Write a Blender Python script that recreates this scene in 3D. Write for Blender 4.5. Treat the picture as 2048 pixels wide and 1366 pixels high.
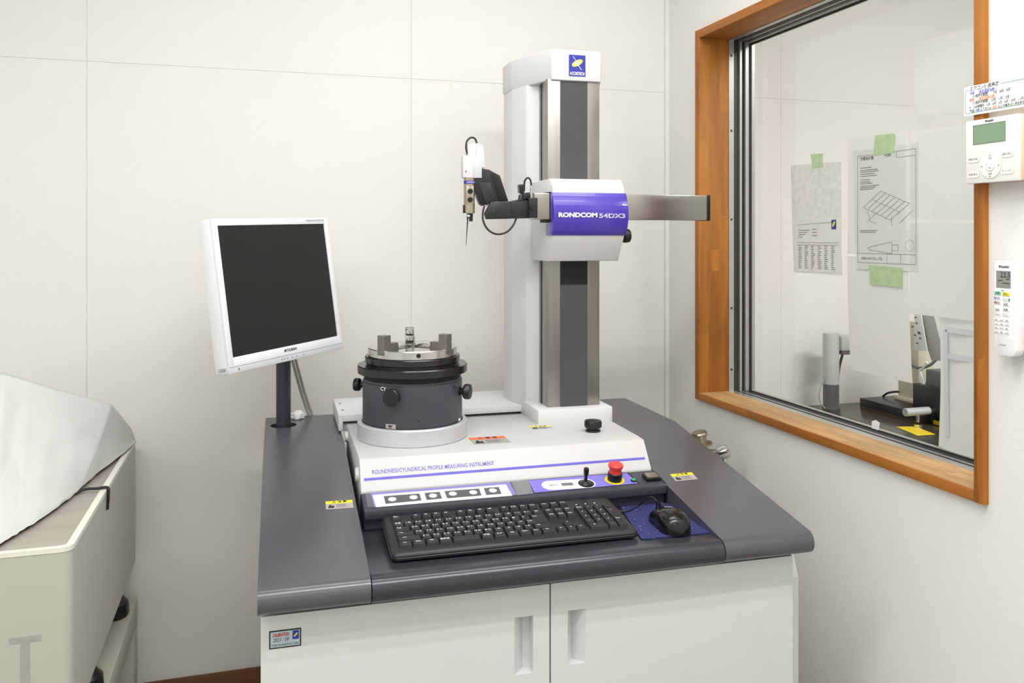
import bpy, bmesh, math, random
from mathutils import Vector, Matrix, noise as mnoise
random.seed(7)
for o in list(bpy.data.objects):
    bpy.data.objects.remove(o)
scene = bpy.context.scene
COL = scene.collection
PI = math.pi

# ------------------------------------------------------------------ camera
FPX, CXP, HYP, YAW, CAMZ = 1685.0, 1024.0, 473.0, math.radians(15.5), 1.25
cam_d = bpy.data.cameras.new('camera')
cam = bpy.data.objects.new('camera', cam_d)
COL.objects.link(cam)
cam.location = (0, 0, CAMZ)
cam.rotation_euler = (PI / 2, 0, -YAW)
cam_d.sensor_width = 36.0
cam_d.lens = FPX / 2048 * 36.0
cam_d.shift_y = -(683 - HYP) / 2048
cam_d.clip_start = 0.02
scene.camera = cam

# ------------------------------------------------------------------ world, exposure
scene.view_settings.view_transform = 'Standard'
scene.view_settings.look = 'None'
scene.view_settings.gamma = 1.0
scene.view_settings.use_curve_mapping = False
scene.view_settings.exposure = 0.28
world = bpy.data.worlds.new('world')
scene.world = world
world.use_nodes = True
world.node_tree.nodes['Background'].inputs[0].default_value = (0.9, 0.95, 1.0, 1)
world.node_tree.nodes['Background'].inputs[1].default_value = 0.05

# the room stands turned a little against the instrument: room frame -> world
RA = math.radians(16.8) - YAW
ROOM = Matrix.Rotation(RA, 4, 'Z')
IDM = Matrix.Identity(4)

# ceiling lamps of the two rooms, the last one added as fill: (room x, room y, z, length, width, watts)
LAMPS = [(0.58, 0.60, 2.40, 1.22, 0.16, 17.0), (0.58, 1.48, 2.40, 1.22, 0.16, 8.0), (-0.72, 0.45, 2.40, 1.22, 0.16, 15.0), (2.1, 0.6, 2.40, 1.2, 0.16, 37.0), (-0.1, -0.62, 2.40, 1.22, 0.16, 5.0)]

# ------------------------------------------------------------------ measuring helpers: a point seen at pixel (u, v) on a known plane
FW = Vector((math.sin(YAW), math.cos(YAW), 0)); RT = Vector((math.cos(YAW), -math.sin(YAW), 0)); UP = Vector((0, 0, 1))
CAM = Vector((0, 0, CAMZ))
def ray(u, v): return FW + RT * ((u - CXP) / FPX) + UP * ((HYP - v) / FPX)
def PZ(u, v, z): d = ray(u, v); return CAM + d * ((z - CAMZ) / d.z)
def PY(u, v, y): d = ray(u, v); return CAM + d * (y / d.y)
def PX(u, v, x): d = ray(u, v); return CAM + d * (x / d.x)
def PP(u, v, p0, n): d = ray(u, v); return CAM + d * ((Vector(p0) - CAM).dot(n) / d.dot(n))
RI = ROOM.inverted()
def rray(u, v): return RI.to_3x3() @ ray(u, v)
def RX(u, v, X): d = rray(u, v); return CAM + d * (X / d.x)
def RY(u, v, Y): d = rray(u, v); return CAM + d * (Y / d.y)
def RZ(u, v, z): d = rray(u, v); return CAM + d * ((z - CAMZ) / d.z)

# ------------------------------------------------------------------ materials
def lin(c):
    if isinstance(c, str):
        c = c.lstrip('#'); c = [int(c[i:i + 2], 16) / 255 for i in (0, 2, 4)]
        c = [x / 12.92 if x <= 0.04045 else ((x + 0.055) / 1.055) ** 2.4 for x in c]
    return (c[0], c[1], c[2], 1)
MATS = {}
def mat(name, col, rough=0.5, metal=0.0, var=0.06, vscale=14.0, bump=0.0, bscale=200.0, coat=0.0, spec=0.5, stretch=(1, 1, 1), speck=None, rvar=0.0):
    m = bpy.data.materials.new(name); m.use_nodes = True
    nt = m.node_tree; b = nt.nodes['Principled BSDF']
    col = lin(col)
    b.inputs['Roughness'].default_value = rough; b.inputs['Metallic'].default_value = metal
    b.inputs['Coat Weight'].default_value = coat; b.inputs['Specular IOR Level'].default_value = spec
    tc = nt.nodes.new('ShaderNodeTexCoord'); mp = nt.nodes.new('ShaderNodeMapping')
    mp.inputs['Scale'].default_value = stretch
    nt.links.new(tc.outputs['Object'], mp.inputs[0])
    nz = nt.nodes.new('ShaderNodeTexNoise'); nz.inputs['Scale'].default_value = vscale; nz.inputs['Detail'].default_value = 2
    nt.links.new(mp.outputs[0], nz.inputs[0])
    mx = nt.nodes.new('ShaderNodeMix'); mx.data_type = 'RGBA'
    mx.inputs[6].default_value = tuple(x * (1 - var) for x in col[:3]) + (1,)
    mx.inputs[7].default_value = tuple(min(1, x * (1 + var)) for x in col[:3]) + (1,)
    nt.links.new(nz.outputs[0], mx.inputs[0])
    out = mx.outputs[2]
    if speck:
        sc, thr, scol = speck
        n2 = nt.nodes.new('ShaderNodeTexNoise'); n2.inputs['Scale'].default_value = sc; n2.inputs['Detail'].default_value = 1
        nt.links.new(mp.outputs[0], n2.inputs[0])
        rp = nt.nodes.new('ShaderNodeMapRange'); rp.inputs[1].default_value = thr; rp.inputs[2].default_value = thr + 0.05
        nt.links.new(n2.outputs[0], rp.inputs[0])
        m2 = nt.nodes.new('ShaderNodeMix'); m2.data_type = 'RGBA'; m2.inputs[7].default_value = lin(scol)
        nt.links.new(rp.outputs[0], m2.inputs[0]); nt.links.new(out, m2.inputs[6]); out = m2.outputs[2]
    nt.links.new(out, b.inputs['Base Color'])
    if rvar:
        mr = nt.nodes.new('ShaderNodeMapRange'); mr.inputs[3].default_value = max(0.02, rough - rvar); mr.inputs[4].default_value = rough + rvar
        nt.links.new(nz.outputs[0], mr.inputs[0]); nt.links.new(mr.outputs[0], b.inputs['Roughness'])
    if bump:
        n3 = nt.nodes.new('ShaderNodeTexNoise'); n3.inputs['Scale'].default_value = bscale; n3.inputs['Detail'].default_value = 1
        nt.links.new(mp.outputs[0], n3.inputs[0])
        bp = nt.nodes.new('ShaderNodeBump'); bp.inputs['Strength'].default_value = bump; bp.inputs['Distance'].default_value = 0.002
        nt.links.new(n3.outputs[0], bp.inputs['Height']); nt.links.new(bp.outputs[0], b.inputs['Normal'])
    MATS[name] = m
    return m

def wood(name, c1, c2, axis, scale=1.0):
    m = bpy.data.materials.new(name); m.use_nodes = True
    nt = m.node_tree; b = nt.nodes['Principled BSDF']; L = nt.links
    b.inputs['Roughness'].default_value = 0.55
    tc = nt.nodes.new('ShaderNodeTexCoord'); mp = nt.nodes.new('ShaderNodeMapping')
    s = [26.0 * scale] * 3; s['xyz'.index(axis)] = 2.2 * scale
    mp.inputs['Scale'].default_value = s
    L.new(tc.outputs['Object'], mp.inputs[0])
    n1 = nt.nodes.new('ShaderNodeTexNoise'); n1.inputs['Scale'].default_value = 1.0; n1.inputs['Detail'].default_value = 6; n1.inputs['Distortion'].default_value = 0.6
    n2 = nt.nodes.new('ShaderNodeTexNoise'); n2.inputs['Scale'].default_value = 7.0; n2.inputs['Detail'].default_value = 3
    L.new(mp.outputs[0], n1.inputs[0]); L.new(mp.outputs[0], n2.inputs[0])
    r = nt.nodes.new('ShaderNodeValToRGB')
    r.color_ramp.elements[0].position = 0.3; r.color_ramp.elements[0].color = lin(c1)
    r.color_ramp.elements[1].position = 0.7; r.color_ramp.elements[1].color = lin(c2)
    L.new(n1.outputs[0], r.inputs[0])
    mx = nt.nodes.new('ShaderNodeMix'); mx.data_type = 'RGBA'; mx.blend_type = 'MULTIPLY'; mx.inputs[0].default_value = 0.35
    L.new(r.outputs[0], mx.inputs[6]); L.new(n2.outputs[1], mx.inputs[7])
    # finger-jointed staves: tone changes by block
    mb = nt.nodes.new('ShaderNodeMapping'); sb = [30.0] * 3; sb['xyz'.index(axis)] = 3.1
    mb.inputs['Scale'].default_value = sb
    L.new(tc.outputs['Object'], mb.inputs[0])
    vo = nt.nodes.new('ShaderNodeTexVoronoi'); vo.distance = 'CHEBYCHEV'; vo.inputs['Scale'].default_value = 1.0; vo.inputs['Randomness'].default_value = 0.55
    L.new(mb.outputs[0], vo.inputs[0])
    hs = nt.nodes.new('ShaderNodeHueSaturation'); L.new(mx.outputs[2], hs.inputs['Color'])
    sp = nt.nodes.new('ShaderNodeSeparateColor'); L.new(vo.outputs['Color'], sp.inputs[0])
    mr = nt.nodes.new('ShaderNodeMapRange'); mr.inputs[3].default_value = 0.78; mr.inputs[4].default_value = 1.18
    L.new(sp.outputs[0], mr.inputs[0]); L.new(mr.outputs[0], hs.inputs['Value'])
    L.new(hs.outputs[0], b.inputs['Base Color'])
    MATS[name] = m
    return m

def glass_mat(name):
    m = bpy.data.materials.new(name); m.use_nodes = True
    nt = m.node_tree; nt.nodes.clear(); L = nt.links
    o = nt.nodes.new('ShaderNodeOutputMaterial'); t = nt.nodes.new('ShaderNodeBsdfTransparent'); g = nt.nodes.new('ShaderNodeBsdfGlossy')
    t.inputs[0].default_value = (0.955, 0.955, 0.945, 1); g.inputs['Roughness'].default_value = 0.01
    f = nt.nodes.new('ShaderNodeFresnel'); f.inputs[0].default_value = 1.45
    mx = nt.nodes.new('ShaderNodeMixShader')
    ge = nt.nodes.new('ShaderNodeNewGeometry'); sb = nt.nodes.new('ShaderNodeMath'); sb.operation = 'SUBTRACT'; sb.use_clamp = True
    L.new(f.outputs[0], sb.inputs[0]); L.new(ge.outputs['Backfacing'], sb.inputs[1])     # a thin pane: reflect once, at the outer face
    L.new(sb.outputs[0], mx.inputs[0]); L.new(t.outputs[0], mx.inputs[1]); L.new(g.outputs[0], mx.inputs[2]); L.new(mx.outputs[0], o.inputs[0])
    MATS[name] = m
    return m

def film_mat(name, col, alpha, rough=0.15, bump=0.0, bscale=60):
    m = mat(name, col, rough, var=0.25, vscale=60, bump=bump, bscale=bscale)
    m.node_tree.nodes['Principled BSDF'].inputs['Alpha'].default_value = alpha
    return m

mat('wall', '#e9e6e1', 0.85, var=0.025, vscale=3.0, bump=0.22, bscale=420)
mat('wall_unseen', '#eceae6', 0.9)
mat('wall_seam', '#cdc8be', 0.9)
mat('ceiling', '#e8e8e4', 0.9)
mat('floor', '#aaa69d', 0.6, var=0.15)
mat('baseboard', '#6b4326', 0.5, var=0.25, vscale=8, stretch=(1, 9, 9))
wood('wood_y', '#a45c14', '#cb8430', 'y'); wood('wood_z', '#a45c16', '#c9822e', 'z'); wood('wood_worn_glare', '#b98650', '#d6ad78', 'y')
mat('aluminium', '#b9b8b4', 0.35, 0.75, var=0.08); mat('bronze', '#4a4540', 0.4, 0.6); mat('gasket', '#17181a', 0.6)
glass_mat('window_glass')
mat('white_paint', '#dadadb', 0.42, var=0.015, vscale=6, bump=0.06, bscale=900)
mat('base_paint', '#c7c6c4', 0.45, var=0.02, vscale=6, bump=0.06, bscale=900)
mat('white_paint_shade', '#d2d2d4', 0.5, var=0.02, bump=0.05, bscale=900)
mat('silver_paint', '#c9cacd', 0.38, 0.25, var=0.02)
mat('cabinet_paint', '#d5d8d7', 0.5, var=0.02, bump=0.05, bscale=900)
mat('slate', '#505055', 0.24, var=0.05, vscale=18, spec=0.6, speck=(420, 0.72, '#55555a'))
mat('slate_tray', '#33343b', 0.24, var=0.12, vscale=25, speck=(160, 0.80, '#5d5d66'))
mat('console', '#3b3d47', 0.42, var=0.08, bump=0.08, bscale=1200)
mat('drum', '#474950', 0.42, var=0.05, bump=0.1, bscale=1600)
mat('black_oxide', '#434243', 0.2, 0.9, var=0.12, vscale=60)
mat('black_plastic', '#141416', 0.32, var=0.1)
mat('mouse_black', '#121214', 0.2, var=0.05)
mat('black_matte', '#101011', 0.6, var=0.1)
mat('black_satin', '#1d1d1f', 0.38, var=0.08)
mat('steel', '#d0ceca', 0.2, 1.0, var=0.14, vscale=30, stretch=(1, 1, 0.08), rvar=0.08)
mat('steel_brushed', '#a09d97', 0.36, 1.0, var=0.16, vscale=70, stretch=(1, 1, 0.03), rvar=0.1)
mat('steel_arm', '#aaa69f', 0.25, 1.0, var=0.14, vscale=50, stretch=(0.12, 1, 1), rvar=0.1)
mat('jaw_steel', '#8d8780', 0.35, 0.9, var=0.1)
mat('chrome', '#d9d9d7', 0.08, 1.0, var=0.02)
mat('nickel', '#b3a999', 0.3, 0.9, var=0.06)
mat('belt', '#47484c', 0.7, var=0.06, bump=0.1, bscale=2000)
mat('blue_cover', '#4636a8', 0.28, var=0.04, coat=0.25, bump=0.03, bscale=900)
mat('purple', '#7d74cf', 0.4, var=0.03); mat('purple_ink', '#5f54bd', 0.5)
mat('logo_blue', '#2b2f9a', 0.4); mat('logo_yellow', '#dbe35c', 0.5); mat('ink_white', '#f2f2f2', 0.5, var=0.01)
mat('ink_black', '#1d1d1f', 0.6); mat('ink_grey', '#77777a', 0.6); mat('ink_faint', '#a9a9a8', 0.7); mat('ink_blue', '#3136c0', 0.6); mat('ink_orange', '#ee7f36', 0.6); mat('ink_red', '#b8343c', 0.6)
mat('ink_green', '#3f7f68', 0.6)
mat('red_cap', '#e8423c', 0.38, var=0.03); mat('yellow', '#f1d51f', 0.45, var=0.03); mat('green_lens', '#139a5c', 0.25)
mat('label_yellow', '#efe01e', 0.45); mat('label_silver', '#bdb4b2', 0.35, 0.3); mat('label_orange', '#f0683c', 0.45); mat('label_grey', '#a9a9a5', 0.4, 0.2)
mat('monitor_white', '#edeef2', 0.45, var=0.01, bump=0.04, bscale=900); mat('monitor_grey', '#cfd0d4', 0.5, var=0.02)
mat('screen', '#161615', 0.42, var=0.1, speck=(260, 0.79, '#4a4a48'))
mat('pole', '#30323d', 0.4, var=0.1)
mat('cable_grey', '#9d9d96', 0.6); mat('cable_black', '#222223', 0.45)
mat('pad_blue', '#2c2f63', 0.85, var=0.25, vscale=40, bump=0.2, bscale=900, speck=(160, 0.70, '#8085b8'))
mat('cloth', '#cfd3cf', 0.9, var=0.02, vscale=8, bump=0.7, bscale=22)
mat('box_paint', '#bab7ac', 0.55, var=0.05, vscale=5, speck=(45, 0.82, '#8d887c'))
mat('box_lip', '#e4e1d4', 0.5, var=0.04, speck=(60, 0.76, '#6a6054')); mat('box_top', '#a79f94', 0.5, var=0.22, vscale=6, stretch=(1, 4, 1))
mat('stand_paint', '#bdb9a8', 0.6, var=0.1, vscale=10)
mat('paper', '#eef0ee', 0.8, var=0.012, vscale=5); mat('paper_blue', '#dfe6ec', 0.8, var=0.02)
def thin_paper(name, col):
    m = mat(name, col, 0.8, var=0.012, vscale=5); nt = m.node_tree; L = nt.links
    t = nt.nodes.new('ShaderNodeBsdfTranslucent'); t.inputs[0].default_value = (1, 1, 1, 1); mx = nt.nodes.new('ShaderNodeMixShader'); mx.inputs[0].default_value = 0.30
    L.new(nt.nodes['Principled BSDF'].outputs[0], mx.inputs[1]); L.new(t.outputs[0], mx.inputs[2]); L.new(mx.outputs[0], nt.nodes['Material Output'].inputs[0])
thin_paper('sheet_paper', '#f6f8f6')
film_mat('sleeve', '#e4e9e4', 0.45, 0.3); film_mat('tape_green', '#cdeab8', 0.8, 0.5); film_mat('clear_film', '#c0c0c2', 0.10, 0.18, bump=0.6, bscale=90)
film_mat('scratched_film', '#85868a', 0.7, 0.3, bump=0.5, bscale=60)
mat('thermostat', '#ecebe3', 0.45, var=0.01); mat('thermostat_side', '#e0c9a8', 0.5); mat('lcd_green', '#7f9a7c', 0.3, var=0.03); mat('lcd_grey', '#8e918a', 0.3)
mat('remote', '#f0f0f0', 0.3, var=0.01); mat('button_green', '#8fd0b6', 0.5); mat('button_yellow', '#e8e04a', 0.5); mat('button_white', '#f4f4f4', 0.45); mat('seam_grey', '#b9b8b2', 0.6)
mat('granite', '#3a3733', 0.22, var=0.12, vscale=120); mat('block_black', '#232324', 0.35); mat('post_grey', '#b9bab8', 0.45); mat('post_dark', '#5b595c', 0.4); mat('cream', '#dcd6bf', 0.5)
mat('mid_grey', '#6c6d6e', 0.5)
mat('key', '#232428', 0.4, var=0.06); mat('key_legend', '#e9e9ea', 0.6); mat('keyboard_case', '#222224', 0.42, var=0.1, speck=(300, 0.80, '#3c3c3d'))
mat('lamp_housing', '#eeeeee', 0.5)

# ------------------------------------------------------------------ geometry helpers
class G:
    def __init__(s): s.bm = bmesh.new()
    def merge(s, b, M=None):
        if M is not None: bmesh.ops.transform(b, matrix=M, verts=b.verts)
        me = bpy.data.meshes.new('t'); b.to_mesh(me); b.free(); s.bm.from_mesh(me); bpy.data.meshes.remove(me)
        return s
    def box(s, x0, x1, y0, y1, z0, z1, bev=0.0, seg=2, M=None):
        b = bmesh.new()
        bmesh.ops.create_cube(b, size=1.0)
        bmesh.ops.scale(b, vec=(x1 - x0, y1 - y0, z1 - z0), verts=b.verts)
        bmesh.ops.translate(b, vec=((x0 + x1) / 2, (y0 + y1) / 2, (z0 + z1) / 2), verts=b.verts)
        if bev: bmesh.ops.bevel(b, geom=b.edges[:], offset=bev, segments=seg, profile=0.5, affect='EDGES')
        return s.merge(b, M)
    def prism(s, pts, axis, a0, a1, bev=0.0, seg=2, M=None):
        b = bmesh.new()
        def P(p, a): return {'x': (a, p[0], p[1]), 'y': (p[0], a, p[1]), 'z': (p[0], p[1], a)}[axis]
        v0 = [b.verts.new(P(p, a0)) for p in pts]; v1 = [b.verts.new(P(p, a1)) for p in pts]
        n = len(pts)
        b.faces.new(v0); b.faces.new(v1[::-1])
        for i in range(n): b.faces.new((v0[i], v1[i], v1[(i + 1) % n], v0[(i + 1) % n]))
        bmesh.ops.recalc_face_normals(b, faces=b.faces)
        if bev: bmesh.ops.bevel(b, geom=b.edges[:], offset=bev, segments=seg, profile=0.5, affect='EDGES')
        return s.merge(b, M)
    def hull(s, bottom, top, bev=0.0):
        b = bmesh.new(); v0 = [b.verts.new(p) for p in bottom]; v1 = [b.verts.new(p) for p in top]; n = len(v0)
        b.faces.new(v0); b.faces.new(v1[::-1])
        for i in range(n): b.faces.new((v0[i], v1[i], v1[(i + 1) % n], v0[(i + 1) % n]))
        bmesh.ops.recalc_face_normals(b, faces=b.faces)
        if bev: bmesh.ops.bevel(b, geom=b.edges[:], offset=bev, segments=2, profile=0.5, affect='EDGES')
        return s.merge(b)
    def lathe(s, prof, M=None, seg=64):
        b = bmesh.new(); rings = []
        for r, h in prof:
            if r < 1e-6: rings.append([b.verts.new((0, 0, h))])
            else: rings.append([b.verts.new((r * math.cos(2 * PI * i / seg), r * math.sin(2 * PI * i / seg), h)) for i in range(seg)])
        for A, B in zip(rings, rings[1:]):
            if len(A) == 1 and len(B) == 1: continue
            for i in range(seg):
                j = (i + 1) % seg
                if len(A) == 1: b.faces.new((A[0], B[i], B[j]))
                elif len(B) == 1: b.faces.new((A[i], B[0], A[j]))
                else: b.faces.new((A[i], B[i], B[j], A[j]))
        bmesh.ops.recalc_face_normals(b, faces=b.faces)
        return s.merge(b, M)
    def cyl(s, p0, p1, r, seg=32, bev=0.0, r1=None):
        p0 = Vector(p0); p1 = Vector(p1); d = p1 - p0; L = d.length; r1 = r if r1 is None else r1
        M = Matrix.Translation(p0) @ d.to_track_quat('Z', 'Y').to_matrix().to_4x4()
        if bev: pr = [(0, 0), (r - bev, 0), (r, bev), (r1, L - bev), (r1 - bev, L), (0, L)]
        else: pr = [(0, 0), (r, 0), (r1, L), (0, L)]
        return s.lathe(pr, M, seg)
    def tube(s, pts, r, seg=10, sub=8):
        pts = [Vector(p) for p in pts]
        P = []
        if len(pts) > 2 and sub > 1:
            q = [pts[0] * 2 - pts[1]] + pts + [pts[-1] * 2 - pts[-2]]
            for i in range(1, len(q) - 2):
                for k in range(sub):
                    t = k / sub; a, b_, c, d = q[i - 1:i + 3]
                    P.append(0.5 * ((2 * b_) + (c - a) * t + (2 * a - 5 * b_ + 4 * c - d) * t * t + (3 * b_ - a - 3 * c + d) * t ** 3))
            P.append(pts[-1])
        else: P = pts
        b = bmesh.new(); rings = []; N = None
        for i, p in enumerate(P):
            t = (P[min(i + 1, len(P) - 1)] - P[max(i - 1, 0)]).normalized()
            if N is None: N = t.orthogonal().normalized()
            N = (N - t * N.dot(t)).normalized(); Bn = t.cross(N)
            rr = r[i * (len(r) - 1) // max(1, len(P) - 1)] if isinstance(r, (list, tuple)) else r
            rings.append([b.verts.new(p + (N * math.cos(2 * PI * k / seg) + Bn * math.sin(2 * PI * k / seg)) * rr) for k in range(seg)])
        for A, B in zip(rings, rings[1:]):
            for k in range(seg): b.faces.new((A[k], A[(k + 1) % seg], B[(k + 1) % seg], B[k]))
        b.faces.new(rings[0][::-1]); b.faces.new(rings[-1])
        bmesh.ops.recalc_face_normals(b, faces=b.faces)
        return s.merge(b)
    def plate(s, pts, th, n=None):
        """flat polygon (3-D points) with thickness th along its normal n"""
        pts = [Vector(p) for p in pts]
        if n is None: n = (pts[1] - pts[0]).cross(pts[2] - pts[0]).normalized()
        n = Vector(n).normalized()
        return s.hull(pts, [p + n * th for p in pts])
    def grid(s, fn, nu, nv):
        b = bmesh.new(); V = [[b.verts.new(fn(i / nu, j / nv)) for j in range(nv + 1)] for i in range(nu + 1)]
        for i in range(nu):
            for j in range(nv): b.faces.new((V[i][j], V[i + 1][j], V[i + 1][j + 1], V[i][j + 1]))
        return s.merge(b)

THING = {}          # object name -> origin in its frame
def mesh_from(g, name, origin=(0, 0, 0), sharp=32):
    bm = g.bm
    bmesh.ops.translate(bm, vec=-Vector(origin), verts=bm.verts)
    me = bpy.data.meshes.new(name); bm.to_mesh(me); bm.free()
    me.polygons.foreach_set('use_smooth', [True] * len(me.polygons))
    me.set_sharp_from_angle(angle=math.radians(sharp))
    return me
def tag(o, label=None, cat=None, group=None, kind=None):
    if label: o['label'] = label
    if cat: o['category'] = cat
    if group: o['group'] = group
    if kind: o['kind'] = kind
    return o
def thing(name, label, cat, origin=(0, 0, 0), frame=IDM, group=None, kind=None):
    o = bpy.data.objects.new(name, None); COL.objects.link(o); o.empty_display_size = 0.05
    o.matrix_world = frame @ Matrix.Translation(origin)
    THING[o.name] = Vector(origin)
    return tag(o, label, cat, group, kind)
def part(name, g, m, parent, label=None, sharp=32, kind=None):
    """mesh given in the frame of the thing; the parent may be the thing or one of its parts"""
    org = THING[parent.name]
    o = bpy.data.objects.new(name, mesh_from(g, name, org, sharp)); COL.objects.link(o)
    o.data.materials.append(MATS[m]); o.parent = parent; THING[o.name] = org
    return tag(o, label, kind=kind)
def single(name, g, m, label=None, cat=None, origin=(0, 0, 0), frame=IDM, group=None, kind=None, sharp=32):
    o = bpy.data.objects.new(name, mesh_from(g, name, origin, sharp)); COL.objects.link(o)
    o.data.materials.append(MATS[m]); o.matrix_world = frame @ Matrix.Translation(origin); THING[o.name] = Vector(origin)
    return tag(o, label, cat, group, kind)

TEXTQ = []
def frame_at(o, right, up):
    r = Vector(right).normalized(); u = Vector(up); u = (u - r * u.dot(r)).normalized(); n = r.cross(u)
    return Matrix(((r.x, u.x, n.x, o[0]), (r.y, u.y, n.y, o[1]), (r.z, u.z, n.z, o[2]), (0, 0, 0, 1)))
def text(s, size, m, parent, M, width=None, bold=0.0, shear=0.0, align='CENTER', outline=0.0, name='lettering', label=None, lift=0.0004):
    """flat print: M places the text plane in the frame of the thing"""
    c = bpy.data.curves.new('txt', 'FONT'); c.body = s; c.size = size; c.shear = shear; c.align_x = align; c.align_y = 'CENTER'
    c.resolution_u = 3
    if outline: c.fill_mode = 'NONE'; c.bevel_depth = outline; c.bevel_resolution = 0
    elif bold: c.offset = bold
    o = bpy.data.objects.new('txt', c); COL.objects.link(o)
    TEXTQ.append((o, m, parent, M, width, name, label, lift))
def flush_text():
    bpy.context.view_layer.update()
    dg = bpy.context.evaluated_depsgraph_get()
    for o, m, parent, M, width, name, label, lift in TEXTQ:
        me = bpy.data.meshes.new_from_object(o.evaluated_get(dg))
        me.name = name; me.materials.clear(); me.materials.append(MATS[m])
        if len(me.vertices):
            xs = [v.co.x for v in me.vertices]; w = max(xs) - min(xs)
            S = Matrix.Diagonal(((width / w) if width else 1, 1, 1, 1))
            me.transform(Matrix.Translation(-THING[parent.name]) @ M @ Matrix.Translation((0, 0, lift)) @ S)
        q = bpy.data.objects.new(name, me); COL.objects.link(q); q.parent = parent
        if label: q['label'] = label
        cu = o.data; bpy.data.objects.remove(o); bpy.data.curves.remove(cu)
    TEXTQ.clear()
def rects(lst, M, th=0.0003):
    """print made of thin raised rectangles (x0, x1, y0, y1) in the plane M"""
    g = G()
    for x0, x1, y0, y1 in lst: g.box(x0, x1, y0, y1, 0, th, M=M)
    return g
def lineset(segs, w, M, th=0.0003):
    g = G()
    for (ax, ay), (bx, by) in segs:
        d = Vector((bx - ax, by - ay)); L = d.length
        if L < 1e-6: continue
        g.box(0, L, -w / 2, w / 2, 0, th, M=M @ Matrix.Translation((ax, ay, 0)) @ Matrix.Rotation(math.atan2(d.y, d.x), 4, 'Z'))
    return g
def arc(cx, cy, r, a0, a1, n): return [(cx + r * math.cos(math.radians(a0 + (a1 - a0) * i / n)), cy + r * math.sin(math.radians(a0 + (a1 - a0) * i / n))) for i in range(n + 1)]
def rrect(x0, x1, y0, y1, r, n=5): return arc(x1 - r, y1 - r, r, 0, 90, n) + arc(x0 + r, y1 - r, r, 90, 180, n) + arc(x0 + r, y0 + r, r, 180, 270, n) + arc(x1 - r, y0 + r, r, 270, 360, n)

# ================================================================== THE ROOM (room frame)
YB, XW, ZC = 2.40, 1.236, 2.45
XL, YF, XR2 = -1.4, -0.95, 3.5
def struct(name, g, m, label=None): return single(name, g, m, label, None, (0, 0, 0), ROOM, None, 'structure')
struct('floor', G().box(XL, XR2, YF, YB + .1, -0.05, 0.0), 'floor')
struct('ceiling', G().box(XL, XR2, YF, YB + .1, ZC, ZC + 0.05), 'ceiling')
struct('wall_left', G().box(XL - .1, XL, YF, YB + .1, 0, ZC), 'wall_unseen')
struct('wall_front', G().box(XL, XR2, YF - .1, YF, 0, ZC), 'wall_unseen')
struct('wall_far_right', G().box(XR2, XR2 + .1, YF, YB + .1, 0, ZC), 'wall')
wb = struct('wall_back', G().box(XL, XR2, YB + .003, YB + .1, 0, ZC), 'wall_seam')
xs = [XL, -1.266, -.422, .422, XW + .02, 1.65, 2.5, XR2]
for a, b in zip(xs, xs[1:]):
    for z0, z1 in ((0, 1.7028), (1.7034, ZC)):
        part('wall_panel', G().box(a + .0003, b - .0003, YB, YB + .004, z0, z1), 'wall', wb)
# right wall with its window opening
OY0, OY1, OZ0, OZ1 = 1.181, 2.204, 0.776, 1.850
TH = 0.17
g = G()
g.box(XW, XW + TH, OY1 - .004, YB, 0, ZC).box(XW, XW + TH, YF, OY0 + .004, 0, ZC)
g.box(XW, XW + TH, OY0 + .004, OY1 - .004, 0, OZ0 + .004).box(XW, XW + TH, OY0 + .004, OY1 - .004, OZ1 - .004, ZC)
struct('wall_right', g, 'wall')
struct('trim_1', G().box(XW - .012, XW, YB - .012, YB, 0, ZC), 'wall')
struct('baseboard_back', G().box(XL, XW, YB - .012, YB, 0, .078, .002), 'baseboard')
struct('baseboard_right', G().box(XW - .012, XW, YF, YB - .012, 0, .078, .002), 'baseboard')

# ---- window
win = thing('window_1', None, None, (XW, 1.69, .776), ROOM, kind='structure')
IY0, IY1, IZ0, IZ1 = 1.2025, 2.181, 0.797, 1.826
XF, XJ = XW - .012, 1.322
part('jamb', G().box(XF, XJ, IY1, OY1, OZ0, OZ1, .0015), 'wood_z', win)
part('jamb', G().box(XF, XJ, OY0, IY0, OZ0, OZ1, .0015), 'wood_z', win)
part('sill', G().box(XF + .004, XJ, IY0, IY1, OZ0, IZ0, .0006), 'wood_worn_glare', win)  # paler than the other wood: wear, plus glare put into the colour
part('sill_nosing', G().box(XF + .001, XF + .0045, IY0, IY1, OZ0, IZ0 - .0004, .001), 'wood_y', win)
part('head', G().box(XF + .001, XJ, IY0, IY1, IZ1, OZ1, .0015), 'wood_y', win)
def ring(x0, x1, p, pb=None):
    pb = p if pb is None else pb
    """rectangular ring standing p proud into the opening"""
    g = G()
    g.box(x0, x1, IY1 - p, OY1 - .005, OZ0 + .005, OZ1 - .005).box(x0, x1, OY0 + .005, IY0 + p, OZ0 + .005, OZ1 - .005)
    g.box(x0, x1, IY0 + p, IY1 - p, OZ0 + .005, IZ0 + pb).box(x0, x1, IY0 + p, IY1 - p, IZ1 - p, OZ1 - .005)
    return g
part('frame_flange', ring(XJ, 1.338, .002, -.001), 'aluminium', win)
part('frame_channel', ring(1.338, 1.357, -.004, -.0025), 'bronze', win)
part('frame_rib', ring(1.357, 1.364, .004, -.001), 'aluminium', win)
part('frame_gap', ring(1.364, 1.372, .001, -.003), 'gasket', win)
part('sash', ring(1.372, 1.385, .010, -.003), 'aluminium', win)
part('glazing_gasket', ring(1.385, 1.391, .014, .001), 'gasket', win)
part('outer_frame', ring(1.391, XW + TH, .006, .0), 'aluminium', win)
part('track_strip', G().box(1.338, 1.3465, IY0, IY1, IZ0 - .004, IZ0 - .0008).box(1.3600, 1.3635, IY0, IY1, IZ0 - .004, IZ0 - .0004), 'aluminium', win)
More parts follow.
